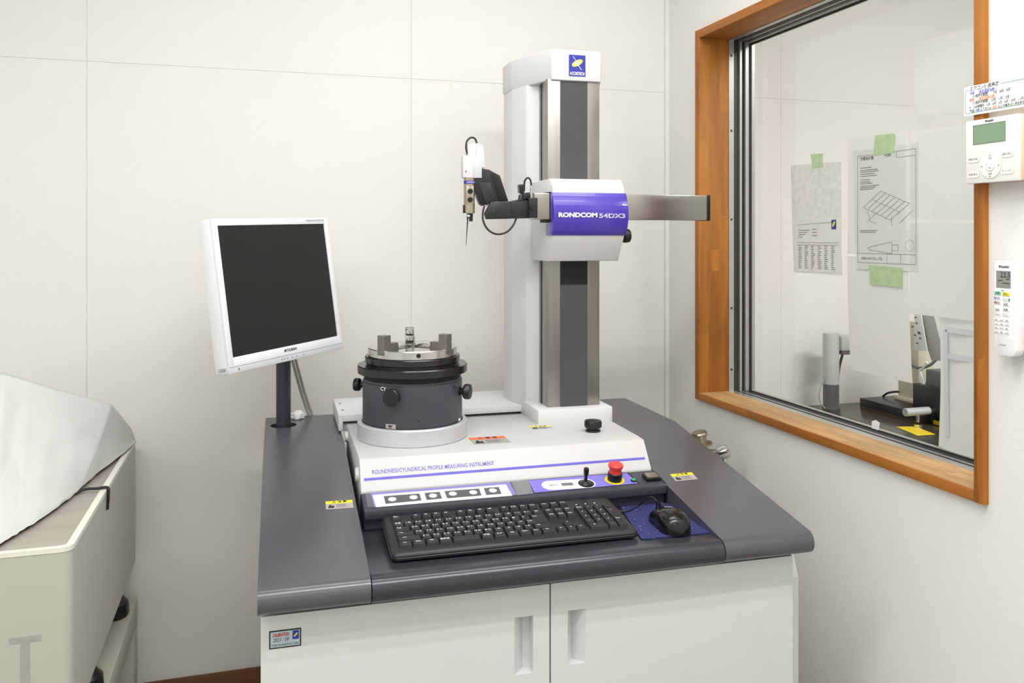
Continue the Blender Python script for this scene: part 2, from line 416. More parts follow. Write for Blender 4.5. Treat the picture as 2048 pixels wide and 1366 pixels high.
part('track_gap', G().box(1.3465, 1.357, IY0, IY1, IZ0 - .004, IZ0 - .0015).box(1.364, 1.385, IY0, IY1, IZ0 - .004, IZ0 - .0008), 'gasket', win)
part('pane', G().box(1.3865, 1.3895, IY0 + .005, IY1 - .005, IZ0 - .001, IZ1 - .005), 'window_glass', win)
g = G()
for z in (1.04, 1.30, 1.56, 1.78, .86):
    g.cyl((1.330, IY1 - .0028, z), (1.330, IY1 - .0008, z), .0035, 12)
part('screw', g, 'bronze', win)

# ---- lamps
fx = None
for i, (x, y, z, L, W, P) in enumerate(LAMPS):
    lab = ['white ceiling lamp with two tubes above the front of the instrument', 'white ceiling lamp with two tubes nearest the panelled back wall', 'white ceiling lamp with two tubes above the space left of the table', 'white ceiling lamp with two tubes beyond the window', 'added fill lamp with two tubes behind the camera'][i]
    t = thing('ceiling_lamp', lab, 'lamp', (x, y, ZC), ROOM, 'ceiling lamps')
    part('housing', G().prism([(y - .10, ZC), (y + .10, ZC), (y + .055, z + .03), (y - .055, z + .03)], 'x', x - L / 2 - .03, x + L / 2 + .03, .003), 'lamp_housing', t)
    for s in (-1, 1):
        ld = bpy.data.lights.new('tube', 'AREA'); ld.shape = 'RECTANGLE'; ld.size = L; ld.size_y = 0.032; ld.energy = P / 2
        ld.color = (0.985, 1.0, 1.0)
        lo = bpy.data.objects.new('tube', ld); COL.objects.link(lo); lo.parent = t
        lo.location = (0, s * W / 2, z - ZC - .012)

# ================================================================== CABINET (instrument frame = world)
YD = 1.385
def zc(u, v): return PY(u, v, YD).z
cx0 = PY(521.5, 1300, YD).x; cx1 = PY(1585.5, 1300, YD).x; cxm = PY(1100.5, 1300, YD).x
ztop = .654
cab = thing('instrument_cabinet', 'pale grey two-door steel cabinet carrying the measuring instrument', 'cabinet', (cx0, YD, 0))
part('body', G().box(cx0 + .004, cx1 - .004, YD + .022, 2.20, .03, .644, .002), 'cabinet_paint', cab)
part('plinth', G().box(cx0 + .03, cx1 - .03, YD + .05, 2.15, 0, .03), 'black_matte', cab)
bx = PY(1597.5, 1250, 1.50).x
part('side_frame', G().prism([(1.43, .03), (2.19, .03), (2.19, .64), (1.452, .64), (1.43, PY(1596, 1154, 1.43).z)], 'x', cx1 - .02, PY(1597.3, 1250, 1.43).x, .0015), 'cabinet_paint', cab)
def door(x0, x1, hx0, hx1, hz0, hz1, deep_right):
    """door leaf with a wedge-shaped pull pressed into its face"""
    z0, z1, d = .04, ztop - .004, .036
    b = bmesh.new(); V = lambda x, y, z: b.verts.new((x, y, z))
    X = (x0, hx0, hx1, x1); Z = (z0, hz0, hz1, z1)
    v = [[V(X[i], YD, Z[j]) for j in range(4)] for i in range(4)]
    for i in range(3):
        for j in range(3):
            if (i, j) != (1, 1): b.faces.new((v[i][j], v[i + 1][j], v[i + 1][j + 1], v[i][j + 1]))
    k = 2 if deep_right else 1
    xd = X[k]
    p0 = V(xd, YD + d, hz0); p1 = V(xd, YD + d, hz1)
    a0, a1 = v[1][1], v[1][2]; c0, c1 = v[2][1], v[2][2]
    if deep_right:
        b.faces.new((a0, a1, p1, p0)); b.faces.new((p0, p1, c1, c0)); 
    else:
        b.faces.new((a0, a1, p1, p0)); b.faces.new((p0, p1, c1, c0))
    b.faces.new((a0, p0, c0)); b.faces.new((a1, c1, p1))
    w = [V(x0, YD + .02, z0), V(x1, YD + .02, z0), V(x1, YD + .02, z1), V(x0, YD + .02, z1)]
    for (i0, j0, i1, j1, m0, m1) in ((0, 0, 3, 0, 0, 1), (3, 0, 3, 3, 1, 2), (3, 3, 0, 3, 2, 3), (0, 3, 0, 0, 3, 0)):
        b.faces.new((v[i0][j0], v[i1][j1], w[m1], w[m0])) if False else None
    e = lambda pts, w0, w1: b.faces.new(pts + [w1, w0])
    e([v[i][0] for i in range(4)], w[0], w[1]); e([v[3][j] for j in range(4)], w[1], w[2])
    e([v[i][3] for i in (3, 2, 1, 0)], w[2], w[3]); e([v[0][j] for j in (3, 2, 1, 0)], w[3], w[0])
    bmesh.ops.recalc_face_normals(b, faces=b.faces)
    return G().merge(b)
hl = (PY(1028.8, 1290, YD).x, PY(1066.3, 1290, YD).x, zc(1047, 1348), zc(1047, 1233.5))
hr = (PY(1135.6, 1280, YD).x, PY(1171.5, 1280, YD).x, zc(1153, 1328), zc(1153, 1219.5))
dl = part('door', door(cx0, cxm - .0014, *hl, True), 'cabinet_paint', cab)
dr = part('door', door(cxm + .0014, cx1, *hr, False), 'cabinet_paint', cab)
# calibration sticker on the left door
p = [PY(538.3, 1263, YD), PY(602.2, 1254.7, YD), PY(602.2, 1290, YD), PY(538.3, 1299.6, YD)]
sx0, sx1 = p[0].x, p[1].x; sz1 = (p[0].z + p[1].z) / 2; sz0 = (p[2].z + p[3].z) / 2
mat('sticker_black', '#15181d', 0.4); mat('sticker_blue', '#b8cbd4', 0.4, 0.2)
st = part('calibration_sticker', G().box(sx0, sx1, YD - .0006, YD, sz0, sz1), 'sticker_black', cab, label='pale blue dated calibration sticker with black border')
q = .002
SM = frame_at(((sx0 + sx1) / 2, YD - .0007, (sz0 + sz1) / 2), (1, 0, 0), (0, 0, 1))
sw, sh = sx1 - sx0, sz1 - sz0
part('sticker_print', G().box(sx0 + q, sx1 - q, YD - .0009, YD - .0003, sz0 + q, sz1 - q), 'sticker_blue', cab)
def TM(M, x, y): return M @ Matrix.Translation((x, y, 0))
text('CALIBRATION', .0075, 'ink_red', cab, TM(SM, -sw * .14, sh * .24), width=sw * .52, bold=.0003, shear=.3)
text('2023 / 08', .0085, 'ink_black', cab, TM(SM, -sw * .14, -sh * .04), width=sw * .5, shear=.25)
text('TOSEI ENGINEERING CORP.', .0055, 'ink_black', cab, TM(SM, 0, -sh * .32), width=sw * .86)
part('sticker_logo', rects([(sw * .23, sw * .43, -sh * .08, sh * .4)], SM, .0005), 'logo_blue', cab)
part('sticker_flash', lineset([((sw * .28, sh * .08), (sw * .385, sh * .26))], .0025, SM, .0008), 'logo_yellow', cab)

# ================================================================== WORKTOP
ZR, RR = .705, .021
YR0 = 1.345
def roll(top): return arc(YR0 + RR, top - RR, RR, 90, 270, 10)       # front roll, top to bottom
YC, ZP, YE = 1.91, .790, 2.225
def side_prof():
    return [(YE, .69), (YE, ZP), (YC, ZP), (1.42, .7135)] + roll(ZR) + [(1.5, .663), (1.6, .69)]
wt = thing('instrument_worktop', 'dark grey sloping worktop with rolled front edge on the pale cabinet', 'worktop', (.46, 1.78, .655))
PNX0, PNX1, PNX2, PNX3 = -.031, .1420, .7695, .951
# left side panel has the round cable hole near its back end
HC, HR = (.012, 2.128), .031
g = G()
prof = side_prof()
b = bmesh.new()
loop = [b.verts.new((x, y, ZP)) for x, y in ((PNX0, YC), (PNX1, YC), (PNX1, YE), (PNX0, YE))]
hole = [b.verts.new((HC[0] + HR * 1.0 * math.cos(2 * PI * i / 32), HC[1] + HR * math.sin(2 * PI * i / 32), ZP)) for i in range(32)]
ed = [b.edges.new((loop[i], loop[(i + 1) % 4])) for i in range(4)] + [b.edges.new((hole[i], hole[(i + 1) % 32])) for i in range(32)]
bmesh.ops.triangle_fill(b, edges=ed, use_beauty=True)
hb = [b.verts.new((v.co.x, v.co.y, ZP - .03)) for v in hole]
for i in range(32): b.faces.new((hole[i], hole[(i + 1) % 32], hb[(i + 1) % 32], hb[i]))
n = len(prof)
va = [b.verts.new((PNX0, p[0], p[1])) for p in prof]; vb = [b.verts.new((PNX1, p[0], p[1])) for p in prof]
b.faces.new(va); b.faces.new(vb)
for i in range(n):
    if i == 1: continue
    b.faces.new((va[i], vb[i], vb[(i + 1) % n], va[(i + 1) % n]))
bmesh.ops.remove_doubles(b, verts=b.verts, dist=1e-5)
bmesh.ops.recalc_face_normals(b, faces=b.faces)
g.merge(b)
lp = part('side_panel', g, 'slate', wt, sharp=20)
rp = part('side_panel', G().prism(side_prof(), 'x', PNX2, PNX3), 'slate', wt, sharp=20)
tray = part('keyboard_tray', G().prism([(1.95, .668), (1.95, .700), (1.405, .700), (1.385, .7025)] + roll(ZR - .0015) + [(1.5, .6615)], 'x', PNX1 + .0018, PNX2 - .0018), 'slate_tray', wt, sharp=25)
part('under_rail', G().box(PNX0 + .012, cx1 - .004, YR0 + .0605, 1.46, .6445, .6635), 'black_matte', wt)
PSN = Vector((0, -(ZP - ZR), (YC - 1.366))).normalized()
def PS(u, v): return PP(u, v, (0, YC, ZP), PSN)
def warning(parent, c, plane_n, head, bodym, word, headfrac=.33):
    """c: four corners TL TR BR BL on a surface"""
    n = Vector(plane_n)
    tl, tr, br, bl = c
    k = headfrac
    ml, mr = tl.lerp(bl, k), tr.lerp(br, k)
    o = part('warning_label', G().plate([tl, tr, br, bl], .0003, n), bodym, parent, label=head)
    hd = part('label_heading', G().plate([tl, tr, mr, ml], .0005, n), head_m[head], parent)
    r = (tr - tl); up = (tl - bl); M = frame_at((tl + tr + ml + mr) / 4 + n * .0005, r, up)
    text(word, up.length * k * .75, 'ink_black', parent, M, width=r.length * .55, bold=.0002)
    B = frame_at((ml + mr + bl + br) / 4 + n * .0003, r, up); w = r.length; h = up.length * (1 - k)
    part('pictogram', rects([(-w * .42, -w * .2, -h * .3, h * .0), (-w * .38, -w * .3, 0, h * .28), (-w * .26, -w * .22, 0, h * .15)], B), 'ink_black', parent)
    part('label_print', rects([(-w * .12, w * (.2 + .2 * random.random()), h * (.28 - .17 * i) - h * .03, h * (.28 - .17 * i) + h * .03) for i in range(4)], B), 'ink_grey', parent)
head_m = {'yellow caution sticker': 'label_yellow', 'orange warning sticker': 'label_orange'}
warning(wt, [PS(651, 1003.5), PS(704.5, 1000), PS(707.5, 1015.5), PS(652, 1019)], PSN, 'yellow caution sticker', 'label_silver', '⚠ 注 意')
warning(wt, [PS(1340.2, 949), PS(1383, 944.8), PS(1396, 958.2), PS(1351.5, 962.4)], PSN, 'yellow caution sticker', 'label_silver', '⚠ 注 意')

# ================================================================== MEASURING INSTRUMENT
ins = thing('roundness_measuring_instrument', 'white roundness measuring instrument with tall column, chuck table and blue carriage', 'instrument', (.46, 1.8, .70))
BX0, BX1, ZB = .1535, .763, .812
# --- base housing with sloping front
base = part('base_housing', G().prism([(2.0, .70), (2.0, ZB), (1.712, ZB), (1.682, .8105), (1.643, .757), (1.643, .70)], 'x', BX0, BX1, .0022), 'base_paint', ins)
FN = Vector((0, -(.8105 - .757), (1.682 - 1.643))).normalized()
def PF(u, v): return PP(u, v, (0, 1.643, .757), FN)
FR, FU = Vector((1, 0, 0)), Vector((0, 1.682 - 1.643, .8105 - .757)).normalized()
a, b_ = PF(728, 959), PF(1289.6, 917)
part('front_stripe', G().box(a.x, b_.x, -.0026, .0026, 0, .0004, M=frame_at((0, (a.y + b_.y) / 2, (a.z + b_.z) / 2), FR, FU)), 'purple_ink', base)
ta, tb = PF(744, 944), PF(988, 927.5)
mid = (ta + tb) / 2
text('ROUNDNESS/CYLINDRICAL PROFILE MEASURING INSTRUMENT', .0118, 'purple_ink', base, frame_at(mid, FR, FU), width=tb.x - ta.x, bold=.0001)
# side bumpers seen on the left flank
part('side_bumper', G().lathe([(0, -.007), (.012, -.006), (.015, 0), (.012, .003), (0, .003)], Matrix.Translation((BX0, 1.70, .776)) @ Matrix.Rotation(PI / 2, 4, 'Y'), 24), 'white_paint', base)
part('side_bumper', G().lathe([(0, -.007), (.010, -.006), (.013, 0), (.010, .003), (0, .003)], Matrix.Translation((BX0, 1.965, .79)) @ Matrix.Rotation(PI / 2, 4, 'Y'), 24), 'white_paint', base)
# --- raised rear cover
q0 = PX(680.6, 846, .142); q1 = PX(665.3, 801, .142)
RC0, RC1, RCZ = 2.005, 2.215, .832
rc = part('rear_cover', G().box(.138, .62, RC0 + .01, RC1, .792, RCZ - .004, .002), 'white_paint', ins)
part('cover_lid', G().box(.136, .60, RC0, RC1 + .002, RCZ - .005, RCZ, .0015), 'white_paint', rc)
part('cover_cheek', G().box(.136, .146, RC0, RC1, .795, RCZ - .003, .0015), 'white_paint', rc)
part('lid_lip', G().box(.146, .60, RC0, RC0 + .004, .8165, RCZ - .003, .0008), 'white_paint', rc)
part('cover_gap', G().box(.146, .59, RC0 + .003, RC0 + .02, .8123, .818), 'black_matte', rc)
for uv in ((679.5, 807.5), (685.5, 820.5)):
    p = PZ(*uv, RCZ); part('screw', G().cyl(p, p + Vector((0, 0, .0012)), .0032, 14), 'jaw_steel', rc)
# --- foot, column
foot = part('column_foot', G().box(.582, .768, 1.871, 2.06, ZB - .004, .845, .003), 'white_paint', ins)
SX0, SX1, SY0 = .6145, .7455, 1.899
col = part('column_rail', G().box(SX0, SX1, SY0, 1.968, .845, 1.625, .0012), 'steel_brushed', ins)
part('belt_cover', G().box(.6455, .7140, SY0 - .0012, SY0 + .004, .8455, 1.624), 'belt', col)
part('belt_shade', G().box(.6455, .7140, SY0 - .0016, SY0 + .002, 1.135, 1.20), 'black_matte', col, label='black patch of painted shade on the belt cover')  # shade under the carriage, laid on the belt as a thin black sheet
part('side_groove', G().box(SX0 - .0006, SX0 + .004, 1.944, 1.952, .8455, 1.624), 'black_matte', col)
rear = [(.618, 1.966), (.5865, 1.985), (.568, 2.05), (.568, 2.13), (.792, 2.13), (.792, 2.05), (.774, 1.985), (.742, 1.966)]
part('column_back', G().prism(rear, 'z', ZB - .004, 1.622, .003), 'white_paint', ins)
cap = [(.6220, 1.893), (.747, 1.893), (.80, 2.05), (.80, 2.135), (.566, 2.135), (.566, 2.052)]
capo = part('column_cap', G().prism(cap, 'z', 1.6205, 1.6945, .004), 'white_paint', ins)
LA, LB = PY(1138, 109, 1.892), PY(1171, 153.5, 1.892)
LM = frame_at(((LA.x + LB.x) / 2, 1.8925, (LA.z + LB.z) / 2), (1, 0, 0), (0, 0, 1))
lw, lh = LB.x - LA.x, LA.z - LB.z
part('emblem_plate', G().box(-lw / 2, lw / 2, -lh / 2, lh / 2, -.0002, .0006, M=LM), 'logo_blue', capo, label='blue emblem plate with yellow oval and white needle')
EM = LM @ Matrix.Translation((0, lh * .12, .0006)) @ Matrix.Rotation(math.radians(28), 4, 'Z')
part('emblem_oval', G().prism([(lw * .36 * math.cos(2 * PI * i / 28), lh * .13 * math.sin(2 * PI * i / 28)) for i in range(28)], 'z', 0, .0004, M=EM), 'logo_yellow', capo)
part('emblem_core', G().prism([(lw * .18 * math.cos(2 * PI * i / 20), lh * .06 * math.sin(2 * PI * i / 20)) for i in range(20)], 'z', .0003, .0006, M=EM), 'ink_white', capo)
part('emblem_needle', lineset([((-lw * .26, lh * .42), (-lw * .05, lh * .2)), ((lw * .05, lh * .02), (lw * .26, -lh * .2))], .0011, LM @ Matrix.Translation((0, 0, .0008))), 'ink_white', capo)
text('ACCRETECH', lh * .2, 'ink_white', capo, TM(LM, 0, -lh * .38), width=lw * .88, bold=.0002, lift=.0009)
# --- carriage
KX0, KX1 = .5955, .7705
car = part('carriage', G().prism([(1.975, 1.193), (1.975, 1.382), (1.826, 1.382), (1.806, 1.362), (1.806, 1.25), (1.842, 1.193)], 'x', KX0, KX1, .0025), 'white_paint', ins)
blue = [(1.845, 1.3495), (1.803, 1.3495)] + [(1.803 - .016 * math.sin(PI * t / 10) ** .8 if 0 < t < 10 else 1.803, 1.3495 - (1.3495 - 1.2525) * t / 10) for t in range(1, 11)] + [(1.845, 1.2525)]
bc = part('front_cover', G().prism(blue, 'x', KX0 - .003, KX1 + .0025, .0012), 'blue_cover', ins, label='glossy violet-blue carriage cover with white lettering')
ry = 1.787
ra, rb = PY(1117, 430, ry), PY(1194.5, 431, ry)
text('RONDCOM', .0135, 'ink_white', bc, frame_at(((ra.x + rb.x) / 2, ry - .0002, ra.z), (1, 0, 0), (0, 0, 1)), width=rb.x - ra.x, bold=.0006)
ra, rb = PY(1198.5, 432, ry), PY(1250.5, 431.5, ry)
text('54DX3', .0135, 'ink_white', bc, frame_at(((ra.x + rb.x) / 2, ry - .0002, ra.z), (1, 0, 0), (0, 0, 1)), width=rb.x - ra.x, outline=.00035)
part('clamp_knob', G().lathe([(0, 0), (.008, 0), (.008, .006), (.0155, .007), (.0165, .012), (.0155, .021), (.013, .023), (0, .023)], Matrix.Translation((KX1 - .002, 1.826, 1.2515)) @ Matrix.Rotation(PI / 2, 4, 'Y'), 28), 'black_plastic', car)
# --- horizontal arm
AY0, AY1, AZ0, AZ1 = 1.816, 1.862, 1.2885, 1.348
arm = part('horizontal_arm', G().box(.556, .988, AY0, AY1, AZ0, AZ1, .0015), 'steel_arm', ins)
part('end_cap', G().box(.987, .996, AY0 - .001, AY1 + .001, AZ0 - .001, AZ1 + .001, .001), 'black_plastic', arm)
part('slot_liner', G().box(KX0 - .004, KX0 + .002, AY0 - .004, AY1, AZ0 - .004, AZ1 + .003), 'black_matte', arm)
part('stop_pin', G().box(KX0 - .02, KX0 - .003, AY0 + .002, AY0 + .02, AZ0 - .007, AZ0), 'black_matte', arm)

# --- detector holder at the left end of the arm (all at the arm's own depth)
DY = 1.822
def DP(cx_, cy_, y=DY): return PY(900 + cx_ / 5.254, 250 + cy_ / 5.254, y)     # crop units
def dprism(pts, y0, y1, bev=.001, ref=None):
    P = [DP(px, py, ref if ref is not None else y0) for px, py in pts]
    return G().prism([(p.x, p.z) for p in P], 'y', y0, y1, bev)
hold = part('detector_holder', dprism([(640, 802), (765, 800), (765, 980), (640, 982)], 1.812, 1.850), 'black_satin', ins)
part('clamp_block', dprism([(830, 765), (922, 765), (922, 975), (830, 975)], 1.806, 1.868), 'black_satin', hold)
part('clamp_jaw', dprism([(762, 775), (832, 770), (832, 978), (762, 978)], 1.812, 1.860, .0006), 'black_matte', hold)
part('clamp_plate', dprism([(710, 785), (835, 770), (835, 790), (710, 800)], 1.812, 1.864, .0004), 'black_satin', hold)
part('upper_lug', dprism([(770, 725), (835, 705), (845, 775), (760, 780)], 1.826, 1.864), 'black_matte', hold)
kp = DP(862, 868, 1.806); part('clamp_screw', G().cyl(kp, kp + Vector((0, -.008, 0)), .0065, 20, .0008), 'black_plastic', hold)
part('pivot_plate', dprism([(430, 810), (600, 803), (640, 802), (640, 985), (385, 990), (365, 930)], 1.800, 1.812, .0008), 'black_satin', hold, label='dark grey pivot plate')
for px, py, r in ((430, 945, .0065), (485, 912, .0032)):
    p = DP(px, py, 1.800); part('pivot_screw', G().cyl(p + Vector((0, .003, 0)), p - Vector((0, .0012, 0)), r, 20), 'black_matte', hold)
part('tilt_arm', dprism([(335, 455), (420, 470), (445, 560), (520, 800), (430, 812), (345, 850), (315, 830), (260, 690), (260, 560), (335, 560)], 1.812, 1.832, .0015), 'black_plastic', hold)
part('tilt_arm_rear', dprism([(412, 470), (525, 530), (615, 800), (520, 805), (440, 560)], 1.818, 1.845, .0015), 'black_plastic', hold)
part('tilt_arm_inset', dprism([(300, 605), (425, 605), (490, 800), (425, 812), (385, 850), (370, 800)], 1.8105, 1.815, .0006), 'black_satin', hold)
# --- detector
YX = DP(200, 700, 1.815)
det = part('detector', dprism([(137, 320), (245, 320), (245, 555), (137, 550)], 1.806, 1.826, .001), 'white_paint', ins)
part('head_side', dprism([(243, 320), (275, 320), (281, 195), (345, 205), (376, 445), (335, 450), (335, 556), (243, 557)], 1.8085, 1.832, .001), 'white_paint_shade', det)
part('head_top', dprism([(188, 197), (282, 193), (282, 322), (188, 320)], 1.812, 1.836, .001), 'white_paint', det)
p = DP(166, 488, 1.8055); part('head_screw', G().cyl(p, p - Vector((0, .0008, 0)), .0014, 12), 'black_matte', det)
c0, c1 = DP(201, 553, 1.815), DP(201, 925, 1.815); rcy = (DP(258, 700, 1.815) - DP(145, 700, 1.815)).x / 2
ax = Vector((c0.x, 1.815, 0))
part('barrel', G().cyl((c0.x, 1.815, c1.z), (c0.x, 1.815, c0.z), rcy, 40, .0006), 'nickel', det)
part('barrel_sleeve', G().cyl((c0.x, 1.815, c1.z - .0004), (c0.x, 1.815, DP(200, 835, 1.815).z), rcy + .0005, 40, .0005), 'nickel', det)
zl0, zl1 = DP(200, 620, 1.81).z, DP(200, 588, 1.81).z
def wrap(r, a0, a1, z0, z1, m, name, parent):
    g = G(); g.grid(lambda i, j: Vector((c0.x + r * math.cos(math.radians(a0 + (a1 - a0) * i)), 1.815 + r * math.sin(math.radians(a0 + (a1 - a0) * i)), z0 + (z1 - z0) * j)), 20, 1)
    return part(name, g, m, parent)
wrap(rcy + .0004, 190, 350, zl0, zl1, 'logo_blue', 'barrel_label', det)
text('◢ ACCRETECH', (zl1 - zl0) * .7, 'ink_white', det, frame_at((c0.x, 1.815 - rcy - .0006, (zl0 + zl1) / 2), (1, 0, 0), (0, 0, 1)), width=rcy * 1.5, shear=.2)
part('adjuster_plate', dprism([(172, 643), (248, 643), (248, 822), (172, 822)], 1.815 - rcy * .98, 1.815 - rcy * .7, .0004), 'nickel', det)
for py in (697, 786):
    p = DP(212, py, 1.815 - rcy); part('adjuster_knob', G().cyl(p + Vector((0, .003, 0)), p - Vector((0, .003, 0)), .0058, 24, .0006), 'black_plastic', det)
part('side_clip', dprism([(146, 840), (156, 840), (156, 925), (146, 925)], 1.808, 1.82, .0003), 'black_matte', det)
part('stylus_holder', dprism([(182, 930), (242, 928), (240, 1012), (208, 1012), (205, 965), (182, 1000)], 1.811, 1.819, .0005), 'black_plastic', det)
part('stylus_clip', dprism([(182, 942), (210, 945), (208, 966), (184, 962)], 1.8085, 1.812, .0003), 'ink_white', det)
sA, sB = DP(188, 960, 1.813), DP(168, 1265, 1.813)
part('stylus', G().cyl(sA, sB, .0016, 12, 0, .0005), 'black_satin', det)
def dtube(pts, r): return G().tube([DP(*p) for p in pts], r, 10)
part('head_cable', dtube([(187, 312, 1.816), (168, 245, 1.816), (178, 170, 1.818), (222, 132, 1.82), (262, 145, 1.824), (282, 190, 1.826)], .0021), 'cable_black', det)
part('loop_cable', dtube([(362, 848, 1.81), (345, 920, 1.805), (350, 1010, 1.80), (400, 1100, 1.798), (490, 1147, 1.798), (590, 1128, 1.802), (660, 1060, 1.81), (695, 985, 1.818)], .0023), 'cable_black', hold)
part('link_cable', dtube([(780, 650, 1.835), (785, 590, 1.832), (815, 555, 1.83), (845, 580, 1.83), (854, 640, 1.83)], .0021), 'cable_black', hold)
part('plug', dprism([(728, 625), (792, 622), (790, 690), (770, 720), (735, 712)], 1.825, 1.842, .0008), 'black_plastic', hold)
part('plug_stem', dprism([(755, 710), (785, 710), (785, 775), (755, 775)], 1.828, 1.84, .0004), 'black_plastic', hold)
zz = [DP(854, y_, 1.83) for y_ in (635, 672, 688, 715, 770)]
part('connector', G().cyl(zz[0], zz[1], .0029, 20, .0004).cyl(zz[1], zz[2], .0036, 20, .0003).cyl(zz[2], zz[3], .003, 20).cyl(zz[3], zz[4], .0036, 20, .0003), 'chrome', hold)

# --- control console
CN = Vector((0, -(.757 - .741), (1.655 - 1.577))).normalized()
def PC(u, v): return PP(u, v, (0, 1.577, .7412), CN)
cons = part('control_console', G().prism([(1.66, .702), (1.66, .757), (1.577, .741), (1.577, .7235), (1.586, .7215), (1.586, .702)], 'x', .1535, .7655, .0025), 'console', ins)
part('console_plinth', G().box(.156, .763, 1.5885, 1.62, .700, .723, .001), 'console', cons)
def FPX_(c): return PC(660 + c[0] / 5.12, 880 + c[1] / 5.12)
def GPX_(c): return PC(1040 + c[0] / 5.12, 880 + c[1] / 5.12)
def sheet(pts, th, lift): return G().plate([p + CN * lift for p in pts], th, CN)
def inset(pts, k):
    c = sum(pts, Vector()) / len(pts); return [c + (p - c) * k for p in pts]
part('membrane_panel', sheet([FPX_(c) for c in ((415, 545), (1835, 432), (1908, 560), (455, 690))], .0003, .0), 'purple', cons)
part('membrane_face', sheet([FPX_(c) for c in ((435, 566), (1800, 457), (1868, 572), (472, 690))], .0003, .0003), 'ink_white', cons)
for grp in (((550, 580), (915, 552), (937, 622), (570, 657)), ((968, 547), (1122, 535), (1147, 603), (990, 617)), ((1172, 528), (1525, 501), (1552, 571), (1200, 600)), ((1575, 497), (1727, 485), (1757, 555), (1600, 567))):
    part('key_field', sheet([FPX_(c) for c in grp], .0003, .0006), 'ink_black', cons)
for c in ((637, 612), (855, 592), (1055, 575), (1257, 555), (1467, 541), (1668, 522)):
    p = FPX_(c) + CN * .0008; part('panel_button', G().cyl(p, p + CN * .0006, .0078, 24), 'ink_white', cons)
part('film_cover', sheet([FPX_((355, 520)), GPX_((80, 405)), GPX_((130, 560)), FPX_((385, 697))], .0002, .0018), 'clear_film', cons, label='creased clear plastic film over the left keys')
part('worn_film', sheet([FPX_((1860, 440)), GPX_((78, 405)), GPX_((140, 550)), FPX_((1920, 570))], .0004, .0004), 'scratched_film', cons)
part('joystick_panel', sheet([GPX_(c) for c in ((72, 412), (1105, 332), (1228, 447), (142, 545))], .0003, .0), 'black_matte', cons)
part('joystick_face', sheet([GPX_(c) for c in ((84, 416), (1096, 340), (1206, 446), (148, 542))], .0003, .0003), 'purple', cons)
oa, ob = GPX_((315, 468)), GPX_((680, 447))
CMx = frame_at(oa + CN * .0006, ob - oa, CN.cross(ob - oa)); LO = (ob - oa).length
part('oval_field', G().prism(arc(LO, 0, .0185, -90, 90, 16) + arc(0, 0, .0185, 90, 270, 16), 'z', 0, .0003, M=CMx), 'ink_white', cons)
part('oval_keys', rects([(LO * .3, LO * .62, -.005, .006), (-.0, LO * .2, -.001, .001)], CMx @ Matrix.Translation((0, 0, .0003))), 'mid_grey', cons)
part('scale_ring', G().lathe([(.0095, .0003), (.0095, .0007), (.0165, .0007), (.0165, .0003)], CMx @ Matrix.Translation((LO - .001, -.001, 0)), 40), 'ink_black', cons)
part('dial_dot', G().lathe([(0, .0003), (.0045, .0003), (.0045, .0006), (0, .0006)], CMx, 24), 'seam_grey', cons)
jb = GPX_((668, 458)) + CN * .0006
CMj = frame_at(jb, FR, CN.cross(FR))
part('joystick', G().lathe([(0, 0), (.0125, 0), (.012, .0035), (.0068, .006), (.0042, .008), (.0036, .012), (.0034, .018), (.0052, .024), (.0055, .033), (.0048, .0355), (0, .036)], CMj, 28), 'black_plastic', cons)
eb = GPX_((968, 412)) + CN * .0005
CMe = frame_at(eb, FR, CN.cross(FR))
part('emergency_ring', G().lathe([(0, 0), (.0205, 0), (.0205, .0008), (0, .0008)], CMe, 40), 'yellow', cons)
part('emergency_collar', G().lathe([(0, .0008), (.0150, .0008), (.0150, .0165), (.0140, .0175), (0, .0175)], CMe, 40), 'black_plastic', cons)
part('emergency_button', G().lathe([(0, .017), (.0132, .017), (.0126, .022), (.0128, .026), (.0150, .0295), (.0156, .032), (.0152, .0345), (.0135, .0358), (0, .0362)], CMe, 40), 'red_cap', cons, label='red mushroom emergency stop button')
p = GPX_((1163, 422)) + CN * .0005
CMg = frame_at(p, FR, CN.cross(FR))
part('lamp_bezel', G().lathe([(0, 0), (.0062, 0), (.0062, .002), (.005, .0025), (0, .0025)], CMg, 24), 'black_plastic', cons)
part('indicator_lamp', G().lathe([(0, .002), (.0046, .002), (.0046, .004), (.0035, .0048), (0, .005)], CMg, 24), 'green_lens', cons)
sp = GPX_((1345, 392)); CMs = frame_at(sp, FR, CN.cross(FR))
part('power_switch', G().box(-.016, .016, -.0135, .0135, 0, .0065, .001, M=CMs), 'black_plastic', cons)
part('switch_cap', G().box(-.0125, .0125, -.009, .0105, .006, .0078, .0006, M=CMs), 'nickel', cons)
part('side_tube', G().tube([(.7685, 1.70, .752), (.7685, 1.66, .750), (.7685, 1.60, .742), (.7685, 1.585, .735), (.7685, 1.583, .703)], .003, 8), 'black_plastic', cons)
# --- base labels, levelling knob
p = [PZ(1000 + c[0] / 7.877, 740 + c[1] / 7.877, ZB) for c in ((455, 888), (790, 876), (832, 917), (520, 938))]
warning(ins, p, (0, 0, 1), 'yellow caution sticker', 'label_grey', '⚠ 注 意')
p = [PZ(660 + c[0] / 4.5525, 630 + c[1] / 4.5525, ZB) for c in ((1258, 1121), (1580, 1102), (1652, 1160), (1312, 1182))]
warning(ins, p, (0, 0, 1), 'orange warning sticker', 'label_grey', '⚠ 警 告')
kb = PZ(1186, 862.5, ZB)
part('levelling_knob', G().lathe([(0, 0), (.0165, 0), (.0172, .002), (.0165, .004), (.0125, .005), (.0125, .008), (.0175, .0085), (.0196, .011), (.0198, .021), (.018, .0245), (.010, .0255), (0, .0255)], Matrix.Translation(kb), 48), 'black_plastic', ins)

